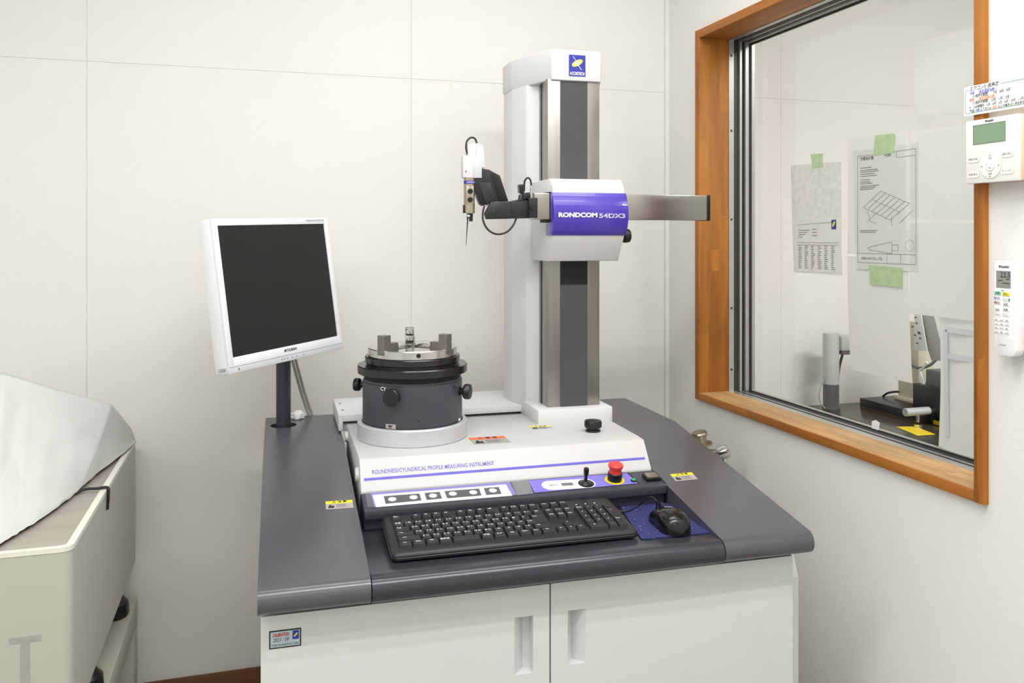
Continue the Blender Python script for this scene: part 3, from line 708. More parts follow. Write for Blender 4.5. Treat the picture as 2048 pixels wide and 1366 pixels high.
# --- rotary table (bolted to the base)
wv = 1.74 + .1203
uc = 825.3
RCt = CAM + FW * wv + RT * ((uc - CXP) / FPX * wv); RCt.z = 0
def rlathe(prof, seg=96, c=RCt): return G().lathe(prof, Matrix.Translation(c), seg)
part('turntable_ring', rlathe([(0, ZB), (.1185, ZB), (.1203, .814), (.1203, .8455), (.118, .848), (0, .848)]), 'silver_paint', ins)
drum = part('turntable_drum', rlathe([(0, .848), (.1085, .848), (.109, .849), (.109, .936), (.1065, .9375), (.1065, .942), (.101, .942), (.101, .952), (0, .952)]), 'drum', ins)
part('turntable_base_gap', rlathe([(0, .8478), (.1105, .8478), (.1105, .8492), (0, .8492)]), 'black_matte', drum)
part('turntable_flange', rlathe([(0, .9525), (.117, .9525), (.1203, .9545), (.1203, .969), (.1185, .971), (.105, .971), (0, .971)]), 'black_oxide', ins)
part('turntable_neck', rlathe([(0, .936), (.104, .936), (.104, .956), (0, .956)]), 'black_matte', drum)
def dir_at(u):
    """direction (in plan) from the table centre of the front-facing surface point seen at column u"""
    return u
def knob_at(u, v, R, rk, ln):
    # find plan angle whose radius-R point projects to column u (front half)
    best = None
    for k in range(720):
        a = 2 * PI * k / 720
        p = RCt + Vector((R * math.cos(a), R * math.sin(a), 0)); w = p.dot(FW); uu = CXP + FPX * p.dot(RT) / w
        if best is None or abs(uu - u) < best[0] :
            if p.dot(FW) < RCt.dot(FW) + .02: best = (abs(uu - u), a, w)
    a, w = best[1], best[2]
    z = CAMZ - (v - HYP) * w / FPX
    d = Vector((math.cos(a), math.sin(a), 0))
    p = RCt + d * .1085; p.z = z
    return Matrix.Translation(p) @ d.to_track_quat('Z', 'Y').to_matrix().to_4x4()
def knob_prof(s=1.0): return [(0, 0), (.010, 0), (.010, .003), (.007, .004), (.007, .009), (.0145 * s, .010), (.0175 * s, .0135), (.0178 * s, .0215), (.0160 * s, .0245), (0, .025)]
part('centring_knob', G().lathe(knob_prof(1.02), knob_at(783, 795, .125, 0, 0), 40), 'black_plastic', drum)
part('centring_knob', G().lathe(knob_prof(.95), knob_at(931, 783, .122, 0, 0), 40), 'black_plastic', drum)
part('centring_knob', G().lathe(knob_prof(.82), knob_at(719.5, 769, .121, 0, 0), 40), 'black_plastic', drum)
def on_drum(u, v, w_, h_, m, name, R=.1094, txt=None, tm='ink_white', size=.01):
    M = knob_at(u, v, R, 0, 0)
    z = M.translation.z; d = M.to_3x3() @ Vector((0, 0, 1)); a = math.atan2(d.y, d.x); da = w_ / R / 2
    g = G(); g.grid(lambda i, j: Vector((RCt.x + R * math.cos(a - da + 2 * da * i), RCt.y + R * math.sin(a - da + 2 * da * i), z - h_ / 2 + h_ * j)), 8, 1)
    part(name, g, m, drum)
    if txt:
        r = Vector((-math.sin(a), math.cos(a), 0))
        text(txt, size, tm, drum, frame_at((RCt.x + d.x * (R + .0002), RCt.y + d.y * (R + .0002), z), r, (0, 0, 1)), bold=.0003)
on_drum(766.5, 778, .017, .0105, 'black_matte', 'knob_tag', txt='CY', size=.011)
on_drum(911, 771.5, .013, .0105, 'black_matte', 'knob_tag', txt='TX', tm='ink_grey', size=.011)
on_drum(781.5, 853.5, .023, .0105, 'label_silver', 'angle_tag', txt='90°', tm='ink_black', size=.0075)
on_drum(919, 841, .014, .010, 'ink_white', 'angle_tag')
M = knob_at(837.5, 842.5, .109, 0, 0); part('drum_hole', G().lathe([(0, 0), (.0016, 0), (.0016, .0008), (0, .0008)], M, 12), 'black_matte', drum)

# --- three-jaw chuck on the rotary table (a thing of its own)
chk = thing('three_jaw_chuck', 'steel three-jaw scroll chuck on a black ring atop the rotary table', 'chuck', (RCt.x, RCt.y, .971))
part('adapter_ring', rlathe([(0, .971), (.1005, .971), (.1005, .9745), (.103, .9755), (.104, .977), (.104, .9885), (.1025, .990), (0, .990)]), 'black_oxide', chk)
part('chuck_body', rlathe([(0, .990), (.0965, .990), (.0975, .991), (.0975, 1.0065), (.096, 1.0080), (.030, 1.0080), (.0285, 1.0065), (.0285, .9995), (0, .9995)]), 'steel', chk)
part('chuck_bore', rlathe([(0, .9997), (.0283, .9997), (.0283, 1.0005), (0, 1.0005)]), 'black_oxide', chk)
def radial_hole(u, v, R, r, parent):
    M = knob_at(u, v, R, 0, 0); d = M.to_3x3() @ Vector((0, 0, 1)); p = Vector((RCt.x + d.x * (R - .003), RCt.y + d.y * (R - .003), M.translation.z))
    part('key_hole', G().lathe([(r, 0), (r, .0034), (r * .8, .0036), (0, .0033)], Matrix.Translation(p) @ d.to_track_quat('Z', 'Y').to_matrix().to_4x4(), 20), 'black_matte', parent)
radial_hole(660 + 805 / 4.5525, 630 + 373 / 4.5525, .0975, .0048, chk)
for cx_, cy_ in ((385, 437), (778, 466), (1145, 425)): radial_hole(660 + cx_ / 4.5525, 630 + cy_ / 4.5525, .104, .0047, chk)
jl = PZ(754, 703, 1.008); jd = Vector((jl.x - RCt.x, jl.y - RCt.y, 0)).normalized(); jr = PZ(906, 699, 1.008); jdr = Vector((jr.x - RCt.x, jr.y - RCt.y, 0)).normalized()
a1 = math.atan2(jd.y, jd.x); a2 = math.atan2(jdr.y, jdr.x)
a3 = a1 - math.radians(120)
def jaw(a, r_in, hi=.032):
    M = Matrix.Translation((RCt.x, RCt.y, 0)) @ Matrix.Rotation(a, 4, 'Z')
    w = .0095
    pr = [(r_in, 1.0075), (r_in, 1.0095), (.053, 1.0095), (.055, 1.0225), (.0775, 1.0225), (.0775, 1.008 + hi), (.0985, 1.008 + hi), (.0985, .998), (.0965, .998), (.0965, 1.0075)]
    return G().prism(pr, 'y', -w, w, .0006, M=M)
part('jaw', jaw(a1, .020), 'jaw_steel', chk, sharp=20)
part('jaw', jaw(a2, .020), 'jaw_steel', chk, sharp=20)
ab = (a1 + a2) / 2
if math.cos(ab) * FW.x + math.sin(ab) * FW.y < 0: ab += PI
part('jaw', jaw(ab, .012), 'jaw_steel', chk, sharp=20)
# gauge piece standing in the chuck bore
gp = PZ(820, 690, 1.003)
gv = thing('gauge_pin', 'small stepped steel cylinder gripped in the middle of the chuck', 'gauge', (gp.x, gp.y, 1.0005))
part('pin_base', G().lathe([(0, 1.0005), (.0095, 1.0005), (.0095, 1.014), (0, 1.014)], Matrix.Translation((gp.x, gp.y, 0)), 32), 'black_oxide', gv)
part('pin_collar', G().lathe([(0, 1.014), (.0092, 1.014), (.0092, 1.0155), (.0078, 1.016), (.0078, 1.018), (.0098, 1.0185), (.0098, 1.0255), (0, 1.026)], Matrix.Translation((gp.x, gp.y, 0)), 32), 'chrome', gv)
part('pin_groove', G().lathe([(0, 1.025), (.0075, 1.025), (.0075, 1.030), (0, 1.030)], Matrix.Translation((gp.x, gp.y, 0)), 32), 'black_matte', gv)
part('pin_head', G().lathe([(0, 1.029), (.0088, 1.029), (.0090, 1.030), (.0090, 1.0395), (.008, 1.0405), (0, 1.0405)], Matrix.Translation((gp.x, gp.y, 0)), 32), 'chrome', gv)
part('clip_wire', G().tube([PZ(836, 689, 1.010), PZ(845, 688, 1.012), PZ(853, 687, 1.013), PZ(856, 690, 1.010)], .0014, 8), 'jaw_steel', gv)

# ================================================================== MONITOR
S = 1.055
MC = Vector((.006 * S, 1.934 * S, CAMZ + (1.142 - CAMZ) * S))
EX = Vector((.667, .745, .025)).normalized(); EY = Vector((-.091, .098, .991)); EY = (EY - EX * EY.dot(EX)).normalized()
MF = frame_at(MC, EX, EY)                                   # local: x right, y up, z out of the screen
W2, H2 = .338 * S / 2, .270 * S / 2
mon = thing('desktop_monitor', 'white square desktop monitor with dark blank screen on a slate pole', 'monitor', (.012, 2.128, .70))
def mpx(u, v):                                              # pixel -> local screen plane
    n = MF.to_3x3() @ Vector((0, 0, 1)); p = PP(u, v, MC, n); return MF.inverted() @ p
L0, R0 = mpx(435, 600).x * 0 - W2 - .0145, W2 + .0145
T0 = H2 + .0155; Bm0 = -H2 - .034
part('housing', G().box(L0, R0, Bm0, T0, -.040, .0, .006, M=MF), 'monitor_white', mon)
part('back_shell', G().box(L0 + .05, R0 - .05, Bm0 + .05, T0 - .04, -.065, -.035, .01, M=MF), 'monitor_white', mon)
fr = G()
z0, z1 = -.002, .0045
fr.box(L0, -W2, Bm0 + .014, T0, z0, z1, .0012, M=MF).box(W2, R0, Bm0 + .014, T0, z0, z1, .0012, M=MF)
fr.box(-W2 - .001, W2 + .001, H2, T0, z0, z1, .0012, M=MF).box(-W2 - .001, W2 + .001, Bm0 + .014, -H2, z0, z1, .0012, M=MF)
bz = part('bezel', fr, 'monitor_white', mon)
part('button_strip', G().box(L0, R0, Bm0, Bm0 + .0145, -.03, .0030, .0012, M=MF), 'monitor_grey', mon)
part('screen', G().box(-W2, W2, -H2, H2, -.001, .0012, M=MF), 'screen', mon)
MZ = MF @ Matrix.Translation((0, 0, .0046))
text('MITSUBISHI', .0085, 'ink_black', mon, TM(MZ, .0, -H2 - .009), width=.042, bold=.0002)
text('Diamondcrysta RDT171LM', .0062, 'ink_grey', mon, TM(MZ, W2 - .034, H2 + .0085), width=.066)
MB = MF @ Matrix.Translation((0, 0, .0032))
for x in (-.030, -.022, -.011, .004, .020, .045):
    part('button', rects([(x - .0014, x + .0014, Bm0 + .006, Bm0 + .0085)], MB, .0006), 'ink_grey', mon)
part('button', rects([(-W2 + .012, -W2 + .015, Bm0 + .005, Bm0 + .010)], MB, .0006), 'ink_grey', mon)
px_, py_ = .012, 2.128
part('pole', G().cyl((px_, py_, .7), (px_, py_, 1.12), .0175, 40), 'pole', mon)
mp0 = MF @ Vector((.06, -.02, -.06))
part('mount_bracket', G().tube([(px_, py_, 1.11), (mp0.x, mp0.y, 1.11)], .012, 12, 1), 'pole', mon)
part('mount_plate', G().box(.02, .10, -.06, .02, -.069, -.060, .002, M=MF), 'pole', mon)
for k, lab in enumerate(('grey monitor cable hanging beside the pole, left of the pair', 'grey monitor cable hanging beside the pole, right of the pair')):
    o = 7 * k
    single('monitor_cable', G().tube([PY(579 + o, 700, 2.21), PY(590 + o, 742, 2.225), PY(602 + o, 785, 2.24), PY(612 + o, 815, 2.245), PY(618 + o, 836, 2.245), PY(624 + o, 900, 2.25), PY(626 + o, 1100, 2.25)], .0035, 8), 'cable_grey', lab, 'cable', tuple(PY(618 + o, 836, 2.245)), group='monitor cables')
# crumpled tape at the foot of the pole
def crumple(c, r, seed):
    b = bmesh.new(); bmesh.ops.create_icosphere(b, subdivisions=3, radius=1)
    for v in b.verts:
        n = mnoise.noise(v.co * 1.8 + Vector((seed, 0, 0))) + .5 * mnoise.noise(v.co * 5 + Vector((seed, 3, 0)))
        v.co = Vector((v.co.x * r[0], v.co.y * r[1], v.co.z * r[2])) * (1 + .45 * n)
        v.co.z = max(v.co.z, -r[2] * .6)
    return G().merge(b, Matrix.Translation(c))
c = PZ(592, 831, .80); c.y = 2.19; c.x = .045; c.z = ZP + .008
single('crumpled_tape', crumple(c, (.018, .012, .012), 3.1), 'paper', 'crumpled white tape behind the foot of the monitor pole', 'tape', tuple(c), sharp=60)

# ================================================================== KEYBOARD, MOUSE, PAD
kfl = PZ(785, 1111, .714); kfr = PZ(1277.3, 1062, .714)
KW = kfr.x - kfl.x
TILT = math.radians(6.0)
kz = math.atan2(kfr.y - kfl.y, kfr.x - kfl.x)
KM = Matrix.Translation((kfl.x, kfl.y, .702)) @ Matrix.Rotation(kz, 4, 'Z')
KD = .157
kbd = bpy.data.objects.new('keyboard', None); COL.objects.link(kbd); kbd.matrix_world = KM; kbd.empty_display_size = .05; THING[kbd.name] = Vector((0, 0, 0))
tag(kbd, 'black full-size computer keyboard with white key legends on the tray', 'keyboard')
TT = Matrix.Rotation(TILT, 4, 'X')
def kcase(z0, z1, m_, bev, mar):
    b = bmesh.new(); pts = rrect(-mar, KW + mar, -mar, KD + mar, .012, 4)
    g_ = G().prism(pts, 'z', z0, z1, 0, M=None); 
    return g_
b = bmesh.new()
def loop_at(mar, z): return [b.verts.new((x, y, z)) for x, y in rrect(-mar, KW + mar, -mar, KD + mar, .011 + mar, 4)]
Ls = [loop_at(-.004, .0), loop_at(.0015, .002), loop_at(.002, .006), loop_at(.0, .0072), loop_at(.0004, .0085), loop_at(-.0012, .0115), loop_at(-.0035, .013), loop_at(-.008, .0135)]
for A_, B_ in zip(Ls, Ls[1:]):
    for i in range(len(A_)): b.faces.new((A_[i], A_[(i + 1) % len(A_)], B_[(i + 1) % len(A_)], B_[i]))
b.faces.new(Ls[-1]); b.faces.new(Ls[0][::-1])
bmesh.ops.recalc_face_normals(b, faces=b.faces)
case = part('case', G().merge(b, TT), 'keyboard_case', kbd)
b = None
part('case_seam', G().prism(rrect(-.0006, KW + .0006, -.0006, KD + .0006, .011, 4), 'z', .0068, .0082, M=TT), 'black_matte', kbd)
part('riser_foot', G().box(.03, .06, KD - .03, KD - .015, -.001, .018), 'black_plastic', kbd)
part('riser_foot', G().box(KW - .06, KW - .03, KD - .03, KD - .015, -.001, .018), 'black_plastic', kbd)
U = .0190
KX_ = .0135; KY_ = .0165
rows_y = [KY_ + (i + .5) * U for i in range(5)]
fy = KY_ + 5 * U + .0185
keys = []
def rowkeys(x, y, items):
    for it in items:
        if isinstance(it, tuple): lab, w = it
        else: lab, w = it, 1.0
        if lab is not None: keys.append((x + w * U / 2, y, w, 1.0, lab))
        x += w * U
    return x
x0 = KX_
rowkeys(x0, fy, ['Esc', (None, 1), 'F1', 'F2', 'F3', 'F4', (None, .5), 'F5', 'F6', 'F7', 'F8', (None, .5), 'F9', 'F10', 'F11', 'F12'])
rowkeys(x0, rows_y[4], ['半角', '1 ぬ', '2 ふ', '3 あ', '4 う', '5 え', '6 お', '7 や', '8 ゆ', '9 よ', '0 わ', '- ほ', '^ へ', '¥ ー', 'BS'])
rowkeys(x0, rows_y[3], [('Tab', 1.5)] + ['Q た', 'W て', 'E い', 'R す', 'T か', 'Y ん', 'U な', 'I に', 'O ら', 'P せ', '@ ゛', '[ ゜'])
rowkeys(x0, rows_y[2], [('Caps', 1.75)] + ['A ち', 'S と', 'D し', 'F は', 'G き', 'H く', 'J ま', 'K の', 'L り', '; れ', ': け', '] む'])
rowkeys(x0, rows_y[1], [('Shift', 2.25)] + ['Z つ', 'X さ', 'C そ', 'V ひ', 'B こ', 'N み', 'M も', ', ね', '. る', '/ め', '\\ ろ'] + [('Shift', 1.75)])
rowkeys(x0, rows_y[0], [('Ctrl', 1.25), ('Win', 1.25), ('Alt', 1.25), ('無変換', 1.25), ('', 2.75), ('変換', 1.25), ('カナ', 1.25), ('Alt', 1.25), ('Win', 1.25), ('Menu', 1), ('Ctrl', 1.25)])
keys.append((x0 + 14.25 * U, (rows_y[2] + rows_y[3]) / 2, 1.5, 2.0, 'Enter'))
nx = x0 + 15 * U + .0055
rowkeys(nx, fy, ['PrtSc', 'ScrLk', 'Pause'])
rowkeys(nx, rows_y[4], ['Ins', 'Home', 'PgUp']); rowkeys(nx, rows_y[3], ['Del', 'End', 'PgDn'])
rowkeys(nx + U, rows_y[1], ['↑']); rowkeys(nx, rows_y[0], ['←', '↓', '→'])
px0 = nx + 3 * U + .0055
rowkeys(px0, rows_y[4], ['Num', '/', '*', '-']); rowkeys(px0, rows_y[3], ['7', '8', '9']); rowkeys(px0, rows_y[2], ['4', '5', '6']); rowkeys(px0, rows_y[1], ['1', '2', '3'])
rowkeys(px0, rows_y[0], [('0', 2), '.'])
keys.append((px0 + 3.5 * U, (rows_y[2] + rows_y[3]) / 2, 1, 2.0, '+')); keys.append((px0 + 3.5 * U, (rows_y[0] + rows_y[1]) / 2, 1, 2.0, 'Enter'))
sx_ = (KW - .010) / (px0 + 4 * U + .003)
KEYM = {}
def keymesh(w, h):
    k = (w, h)
    if k not in KEYM:
        a = w * U / 2 - .0005; c = h * U / 2 - .0005; t = .0024; tb = .0030
        lo = [(-a, -c, 0), (a, -c, 0), (a, c, 0), (-a, c, 0)]
        md = [(-a + t * .8, -c + tb * .8, .0062), (a - t * .8, -c + tb * .8, .0062), (a - t * .8, c - .0012, .0066), (-a + t * .8, c - .0012, .0066)]
        tp = [(-a + t + .0006, -c + tb + .0006, .0067), (a - t - .0006, -c + tb + .0006, .0067), (a - t - .0006, c - .002, .0072), (-a + t + .0006, c - .002, .0072)]
        g_ = G(); b = g_.bm; L_ = [[b.verts.new(p) for p in r] for r in (lo, md, tp)]
        for A_, B_ in zip(L_, L_[1:]):
            for i in range(4): b.faces.new((A_[i], A_[(i + 1) % 4], B_[(i + 1) % 4], B_[i]))
        b.faces.new(L_[2]); b.faces.new(L_[0][::-1])
        me = mesh_from(g_, 'key', sharp=25); me.materials.append(MATS['key']); KEYM[k] = me
    return KEYM[k]
for kx, ky, w, h, lab in keys:
    o = bpy.data.objects.new('key', keymesh(w, h)); COL.objects.link(o); o.parent = kbd
    o.matrix_local = TT @ Matrix.Translation((kx * sx_, ky, .0128)) @ Matrix.Diagonal((sx_, 1, 1, 1))
    THING[o.name] = Vector((0, 0, 0))
    if lab:
        sz = .0056 if len(lab) <= 3 else .0038
        wide = w * U - .008
        text(lab, sz, 'key_legend', o, frame_at((-.0004 if w < 1.4 else -w * U * .18, .0022 + (h - 1) * U / 2 * .8, .0071), (1, 0, 0), (0, 1, .06)), bold=.00004, name='key_legend', lift=.0001)
for i in range(3):
    part('indicator', G().box((px0 + (i + .7) * U) * sx_ - .0015, (px0 + (i + .7) * U) * sx_ + .0015, fy - .001, fy + .001, .0133, .0140, M=TT), 'key_legend', kbd)

pad = [PZ(1238, 1012, .7005), PZ(1344, 1006.5, .7005), PZ(1433, 1066, .7005), PZ(1283, 1080.5, .7005)]
def round_poly(pts, r, n=5):
    out = []
    for i, p in enumerate(pts):
        a, c = pts[i - 1], pts[(i + 1) % len(pts)]
        e0 = p + (a - p).normalized() * r; e1 = p + (c - p).normalized() * r
        for k in range(n + 1):
            t = k / n; out.append(e0 * (1 - t) ** 2 + p * 2 * t * (1 - t) + e1 * t * t)
    return out
pp = round_poly([Vector((p.x, p.y, 0)) for p in pad], .012)
single('mouse_pad', G().prism([(p.x, p.y) for p in pp], 'z', .7002, .7032, .0006), 'pad_blue', 'dusty navy blue mouse pad beside the keyboard', 'mouse pad', (pad[0].x, pad[0].y, .7002))
mf, mr_ = PZ(1311, 1021, .716), PZ(1364, 1058, .716)
mdir = Vector((mf.x - mr_.x, mf.y - mr_.y, 0)).normalized(); mlen = .112
mc = Vector(((mf.x + mr_.x) / 2, (mf.y + mr_.y) / 2, .7032))
MMx = Matrix.Translation(mc) @ Matrix.Rotation(math.atan2(mdir.y, mdir.x), 4, 'Z')
mouse = bpy.data.objects.new('computer_mouse', None); COL.objects.link(mouse); mouse.matrix_world = MMx; THING[mouse.name] = Vector((0, 0, 0)); mouse.empty_display_size = .03
tag(mouse, 'glossy black computer mouse lying on the navy pad', 'mouse')
def mshape(i, j, grow=0.0, zmin=0.0):
    t = i; s = j * 2 - 1
    x = -mlen / 2 + mlen * t
    end = (1 - abs(2 * t - 1) ** 4.0) ** .5
    hw = (.031 - .006 * t - .002 * math.exp(-((t - .62) / .2) ** 2)) * max(end, .02)
    h = (.037 - .020 * max(0, t - .38) ** 1.3 / .5 - .02 * max(0, .3 - t) ** 1.5) * max(.15, end ** .7)
    a = PI * (s * .5 + .5)
    ca = math.cos(a); sa = math.sin(a)
    y = -hw * (abs(ca) ** .7) * (1 if ca > 0 else -1)
    return Vector((x, y * (1 + grow), zmin + h * (abs(sa) ** .62) * (1 + grow)))
part('shell', G().grid(lambda i, j: mshape(i, j), 36, 28), 'mouse_black', mouse, sharp=80)
part('palm_seam', G().tube([mshape(.26, j / 20) + Vector((.012 * math.sin(PI * j / 20), 0, .0002)) for j in range(3, 18)], .0004, 6, 2), 'black_matte', mouse)
part('wheel', G().cyl((mlen * .27, -.003, .028), (mlen * .27, .003, .028), .008, 20, .001), 'black_matte', mouse)
part('button_gap', G().tube([mshape(t, .5) + Vector((0, 0, .0001)) for t in (.62, .7, .8, .9, .97)], .0005, 6, 3), 'black_matte', mouse)
text('DELL', .008, 'key_legend', mouse, frame_at(mshape(.60, .45) + Vector((0, 0, .0010)), Vector((-.7, -.72, .1)), (.7, -.7, -.15)), bold=.0002)
cl = MMx.inverted()
cpts = [MMx @ Vector((mlen / 2 - .004, 0, .012)), PZ(1313, 1003, .742), PZ(1302, 994, .744), PZ(1291, 1000, .728), PZ(1276, 1012, .706), PZ(1255, 1022, .7052), PZ(1225, 1022, .7048)]
part('cable', G().tube([cl @ p for p in cpts], .0016, 8), 'cable_black', mouse)

# ================================================================== LEFT: SURFACE-PLATE BOX, STAND, CLOTH (room frame)
BXR, BYF, BYB, BZT, BZB = -.300, 1.575, 2.362, .727, .418
BXL = -1.15
bxt = thing('surface_plate_box', 'scuffed cream steel box with chipped rim beside the wall', 'box', (-.72, 1.97, BZB), ROOM)
def rounded_plan(x0, x1, y0, y1, r): return rrect(x0, x1, y0, y1, r, 5)
part('body', G().prism(rounded_plan(BXL, BXR, BYF, BYB, .018), 'z', BZB, BZT - .006), 'box_paint', bxt)
g = G(); b = bmesh.new()
o1, o2 = rounded_plan(BXL - .001, BXR + .001, BYF - .001, BYB + .001, .019), rounded_plan(BXL + .011, BXR - .011, BYF + .011, BYB - .011, .010)
lo = [[b.verts.new((x, y, z)) for x, y in o] for o, z in ((o1, BZT - .008), (o1, BZT), (o2, BZT), (o2, BZT - .008))]
for A_, B_ in zip(lo, lo[1:] + lo[:1]):
    for i in range(len(A_)): b.faces.new((A_[i], A_[(i + 1) % len(A_)], B_[(i + 1) % len(A_)], B_[i]))
bmesh.ops.recalc_face_normals(b, faces=b.faces); g.merge(b)
part('rim', g, 'box_lip', bxt)
part('top_plate', G().prism(rounded_plan(BXL + .0112, BXR - .0112, BYF + .0112, BYB - .0112, .010), 'z', BZT - .012, BZT - .004), 'box_top', bxt)
def BP(cx_, cy_): return RY(cx_ / 2.114, 720 + cy_ / 2.114, BYF)
ta, tb = BP(38, 1193), BP(175, 1193); tc, td = BP(86, 1193), BP(126, 1193)
mat('worn_grey', '#a5a39c', 0.6, var=0.15, vscale=60)
part('letter_mark', G().box(ta.x, tb.x, BYF - .0006, BYF, BP(0, 1207).z, BP(0, 1182).z).box(tc.x, td.x, BYF - .0006, BYF, BZB + .02, BP(0, 1207).z), 'worn_grey', bxt, label='faded grey letter T')
for u, v, yy in ((242, 1203, 2.26), (203, 1332, 1.90)):
    part('levelling_pad', G().lathe([(0, .3185), (.030, .3185), (.034, .328), (.032, .352), (.018, .368), (.018, BZB), (0, BZB)], Matrix.Translation((BXR - .036, yy, 0)), 28), 'black_plastic', bxt)
for yy in (1.74, 2.28):
    part('levelling_pad', G().lathe([(0, .3185), (.030, .3185), (.034, .328), (.032, .352), (.018, .368), (.018, BZB), (0, BZB)], Matrix.Translation((BXL + .06, yy, 0)), 28), 'black_plastic', bxt)
std = thing('steel_stand', 'cream angle-iron stand under the scuffed steel box', 'stand', (-.72, 1.97, 0), ROOM)
def angle(x0, x1, y0, y1): return G().box(x0, x1, y0, y1, .346, .352, .001)
SXR, SXL, SYF_, SYB_ = BXR + .002, BXL - .01, 1.60, 2.365
part('rail_top', G().box(SXR - .085, SXR, SYF_, SYB_, .311, .318, .001), 'stand_paint', std)
part('rail_side', G().box(SXR - .008, SXR + .001, SYF_, SYB_, .255, .3175, .001), 'stand_paint', std)
part('rail_top', G().box(SXL, SXL + .085, SYF_, SYB_, .311, .318, .001), 'stand_paint', std)
part('rail_side', G().box(SXL, SXL + .008, SYF_, SYB_, .255, .3175, .001), 'stand_paint', std)
for yy in (SYF_, SYB_ - .008): part('cross_rail', G().box(SXL, SXR, yy, yy + .008, .255, .311, .001), 'stand_paint', std)
for xx in (SXL, SXR - .06):
    for yy in (SYF_, SYB_ - .06): part('leg', G().box(xx, xx + .06, yy, yy + .06, 0, .311, .002), 'stand_paint', std)
# cord over the rim
cd = [RZ(150, 986, BZT + .001), RZ(172, 978.5, BZT + .004), RZ(195, 977, BZT + .004), Vector((BXR + .002, RZ(203, 979, BZT).y, BZT + .003)), Vector((BXR + .0045, RZ(205, 980, BZT).y, BZT - .012)), Vector((BXR + .0035, RZ(205, 980, BZT).y + .002, BZT - .03)), Vector((BXR + .003, RZ(205, 980, BZT).y, BZT - .042))]
single('cord', G().tube(cd, [.0028, .0028, .003, .0032, .003, .0026, .0012], 8), 'black_matte', 'short dark cord hooked over the rim of the steel box', 'cord', tuple(cd[3]), ROOM)
# cloth draped over something on the plate
hem = [RZ(u, v, BZT + .003) for u, v in ((272, 886), (246, 909), (189, 951.8), (156, 982.5), (118, 1013), (71, 1046), (38, 1065), (0, 1089), (-60, 1122))]
hem += [Vector((-.80, 1.62, BZT + .003)), Vector((-1.02, 1.80, BZT + .003))]
hem[0] = Vector((BXR + .006, 2.31, BZT + .004))
rid = [RY(u, v, y) for u, v, y in ((268, 876, 2.315), (262, 858, 2.29), (240, 830, 2.22), (222, 809.5, 2.17), (170, 795, 2.12), (110, 778, 2.07), (60, 762, 2.04), (6, 746, 2.02), (-60, 760, 2.0))]
rid += [Vector((-.80, 2.02, .87)), Vector((-1.02, 2.06, BZT + .006))]
back = [Vector((h.x - .004 * i, 2.352, BZT + .003)) for i, h in enumerate(rid)]
back[0] = Vector((BXR + .004, 2.325, BZT + .004))
def lerp_poly(P, t):
    k = t * (len(P) - 1); i = min(int(k), len(P) - 2); return P[i].lerp(P[i + 1], k - i)
def cloth_pt(i, j):
    R_ = lerp_poly(rid, i)
    if j <= .7:
        t = j / .7; H_ = lerp_poly(hem, i)
        p = R_.lerp(H_, t)
        hgt = R_.z - H_.z
        sag = math.sin(PI * t) * .10 * hgt
        p.z += -sag * .55; p.y += sag * .15
        w = math.sin(PI * min(1, t * 1.1)) if t < .91 else .02
        n = mnoise.noise(Vector((i * 6, t * 2.2, 1.3))) * .012 + mnoise.noise(Vector((i * 15, t * 5, 5))) * .003
        n += .016 * math.exp(-((i - .68 - .08 * t) / .04) ** 2) * (1 - t) + .006 * math.exp(-((i - .46 + .10 * t) / .05) ** 2) * t * (1 - t) * 4
        p.y -= n * max(w, .1); p.z += n * .6 * max(w, .0)
        if t > .9: p.z = max(p.z, BZT + .002 + .002 * (1 + mnoise.noise(Vector((i * 30, 0, 0)))))
        return p
    t = (j - .7) / .3; B_ = lerp_poly(back, i); p = R_.lerp(B_, t); p.z += .02 * math.sin(PI * t) * (R_.z - B_.z); return p
o = single('dust_cloth', G().grid(cloth_pt, 110, 60), 'cloth', 'white dust cloth draped over equipment on the cream steel box', 'cloth', (-.5, 2.1, BZT), ROOM, sharp=80)
sm = o.modifiers.new('thickness', 'SOLIDIFY'); sm.thickness = .0016; sm.offset = 1

# ================================================================== WALL ITEMS (room frame)
# notice above the controller
def wall_frame(X, Yc, Zc): return frame_at((X, Yc, Zc), (0, -1, 0), (0, 0, 1))      # faces -X
sg = thing('notice_card', 'white notice card with green border and Japanese text on the window post', 'notice', (XF, 1.12, 1.462), ROOM)
NX = XF - .002
nl, nr = RX(1929.5, 200, NX), RX(2060, 190, NX)
nt_, nb_ = RX(1929.5, 175.5, NX).z, RX(1929.5, 233.5, NX).z
NW = .150; nh = nt_ - nb_
NM = wall_frame(NX - .0015, nl.y - NW / 2, (nt_ + nb_) / 2)
part('card', G().prism(rrect(-NW / 2, NW / 2, -nh / 2, nh / 2, .003), 'z', -.0015, 0, M=NM), 'paper', sg)
bd = rrect(-NW / 2 + .003, NW / 2 - .004, -nh / 2 + .0045, nh / 2 - .006, .004)
segs = [(bd[i], bd[(i + 1) % len(bd)]) for i in range(len(bd))]
segs = [s for s in segs if not (abs(s[0][1] - s[1][1]) < 1e-6 and s[0][1] > 0 and abs(s[0][0] - s[1][0]) > .05)]
segs += [((-NW / 2 + .007, nh / 2 - .006), (-NW / 2 + .009, nh / 2 - .006)), ((-NW / 2 + .078, nh / 2 - .006), (NW / 2 - .008, nh / 2 - .006))]
part('border', lineset(segs, .0007, NM), 'ink_green', sg)
def nline(s, x, y, size, m, w=None, shear=.2): text(s, size, m, sg, TM(NM, -NW / 2 + x, nh / 2 - y), width=w, bold=.00005, shear=shear, align='LEFT')
nline('エアコン使用基準', .012, .0058, .0088, 'ink_black', .062)
nline('冷房　（設定温度28度）', .012, .0135, .0066, 'ink_blue', .055)
nline('使用許可期間　　7月、8月、9月', .019, .0195, .0066, 'ink_black', .078)
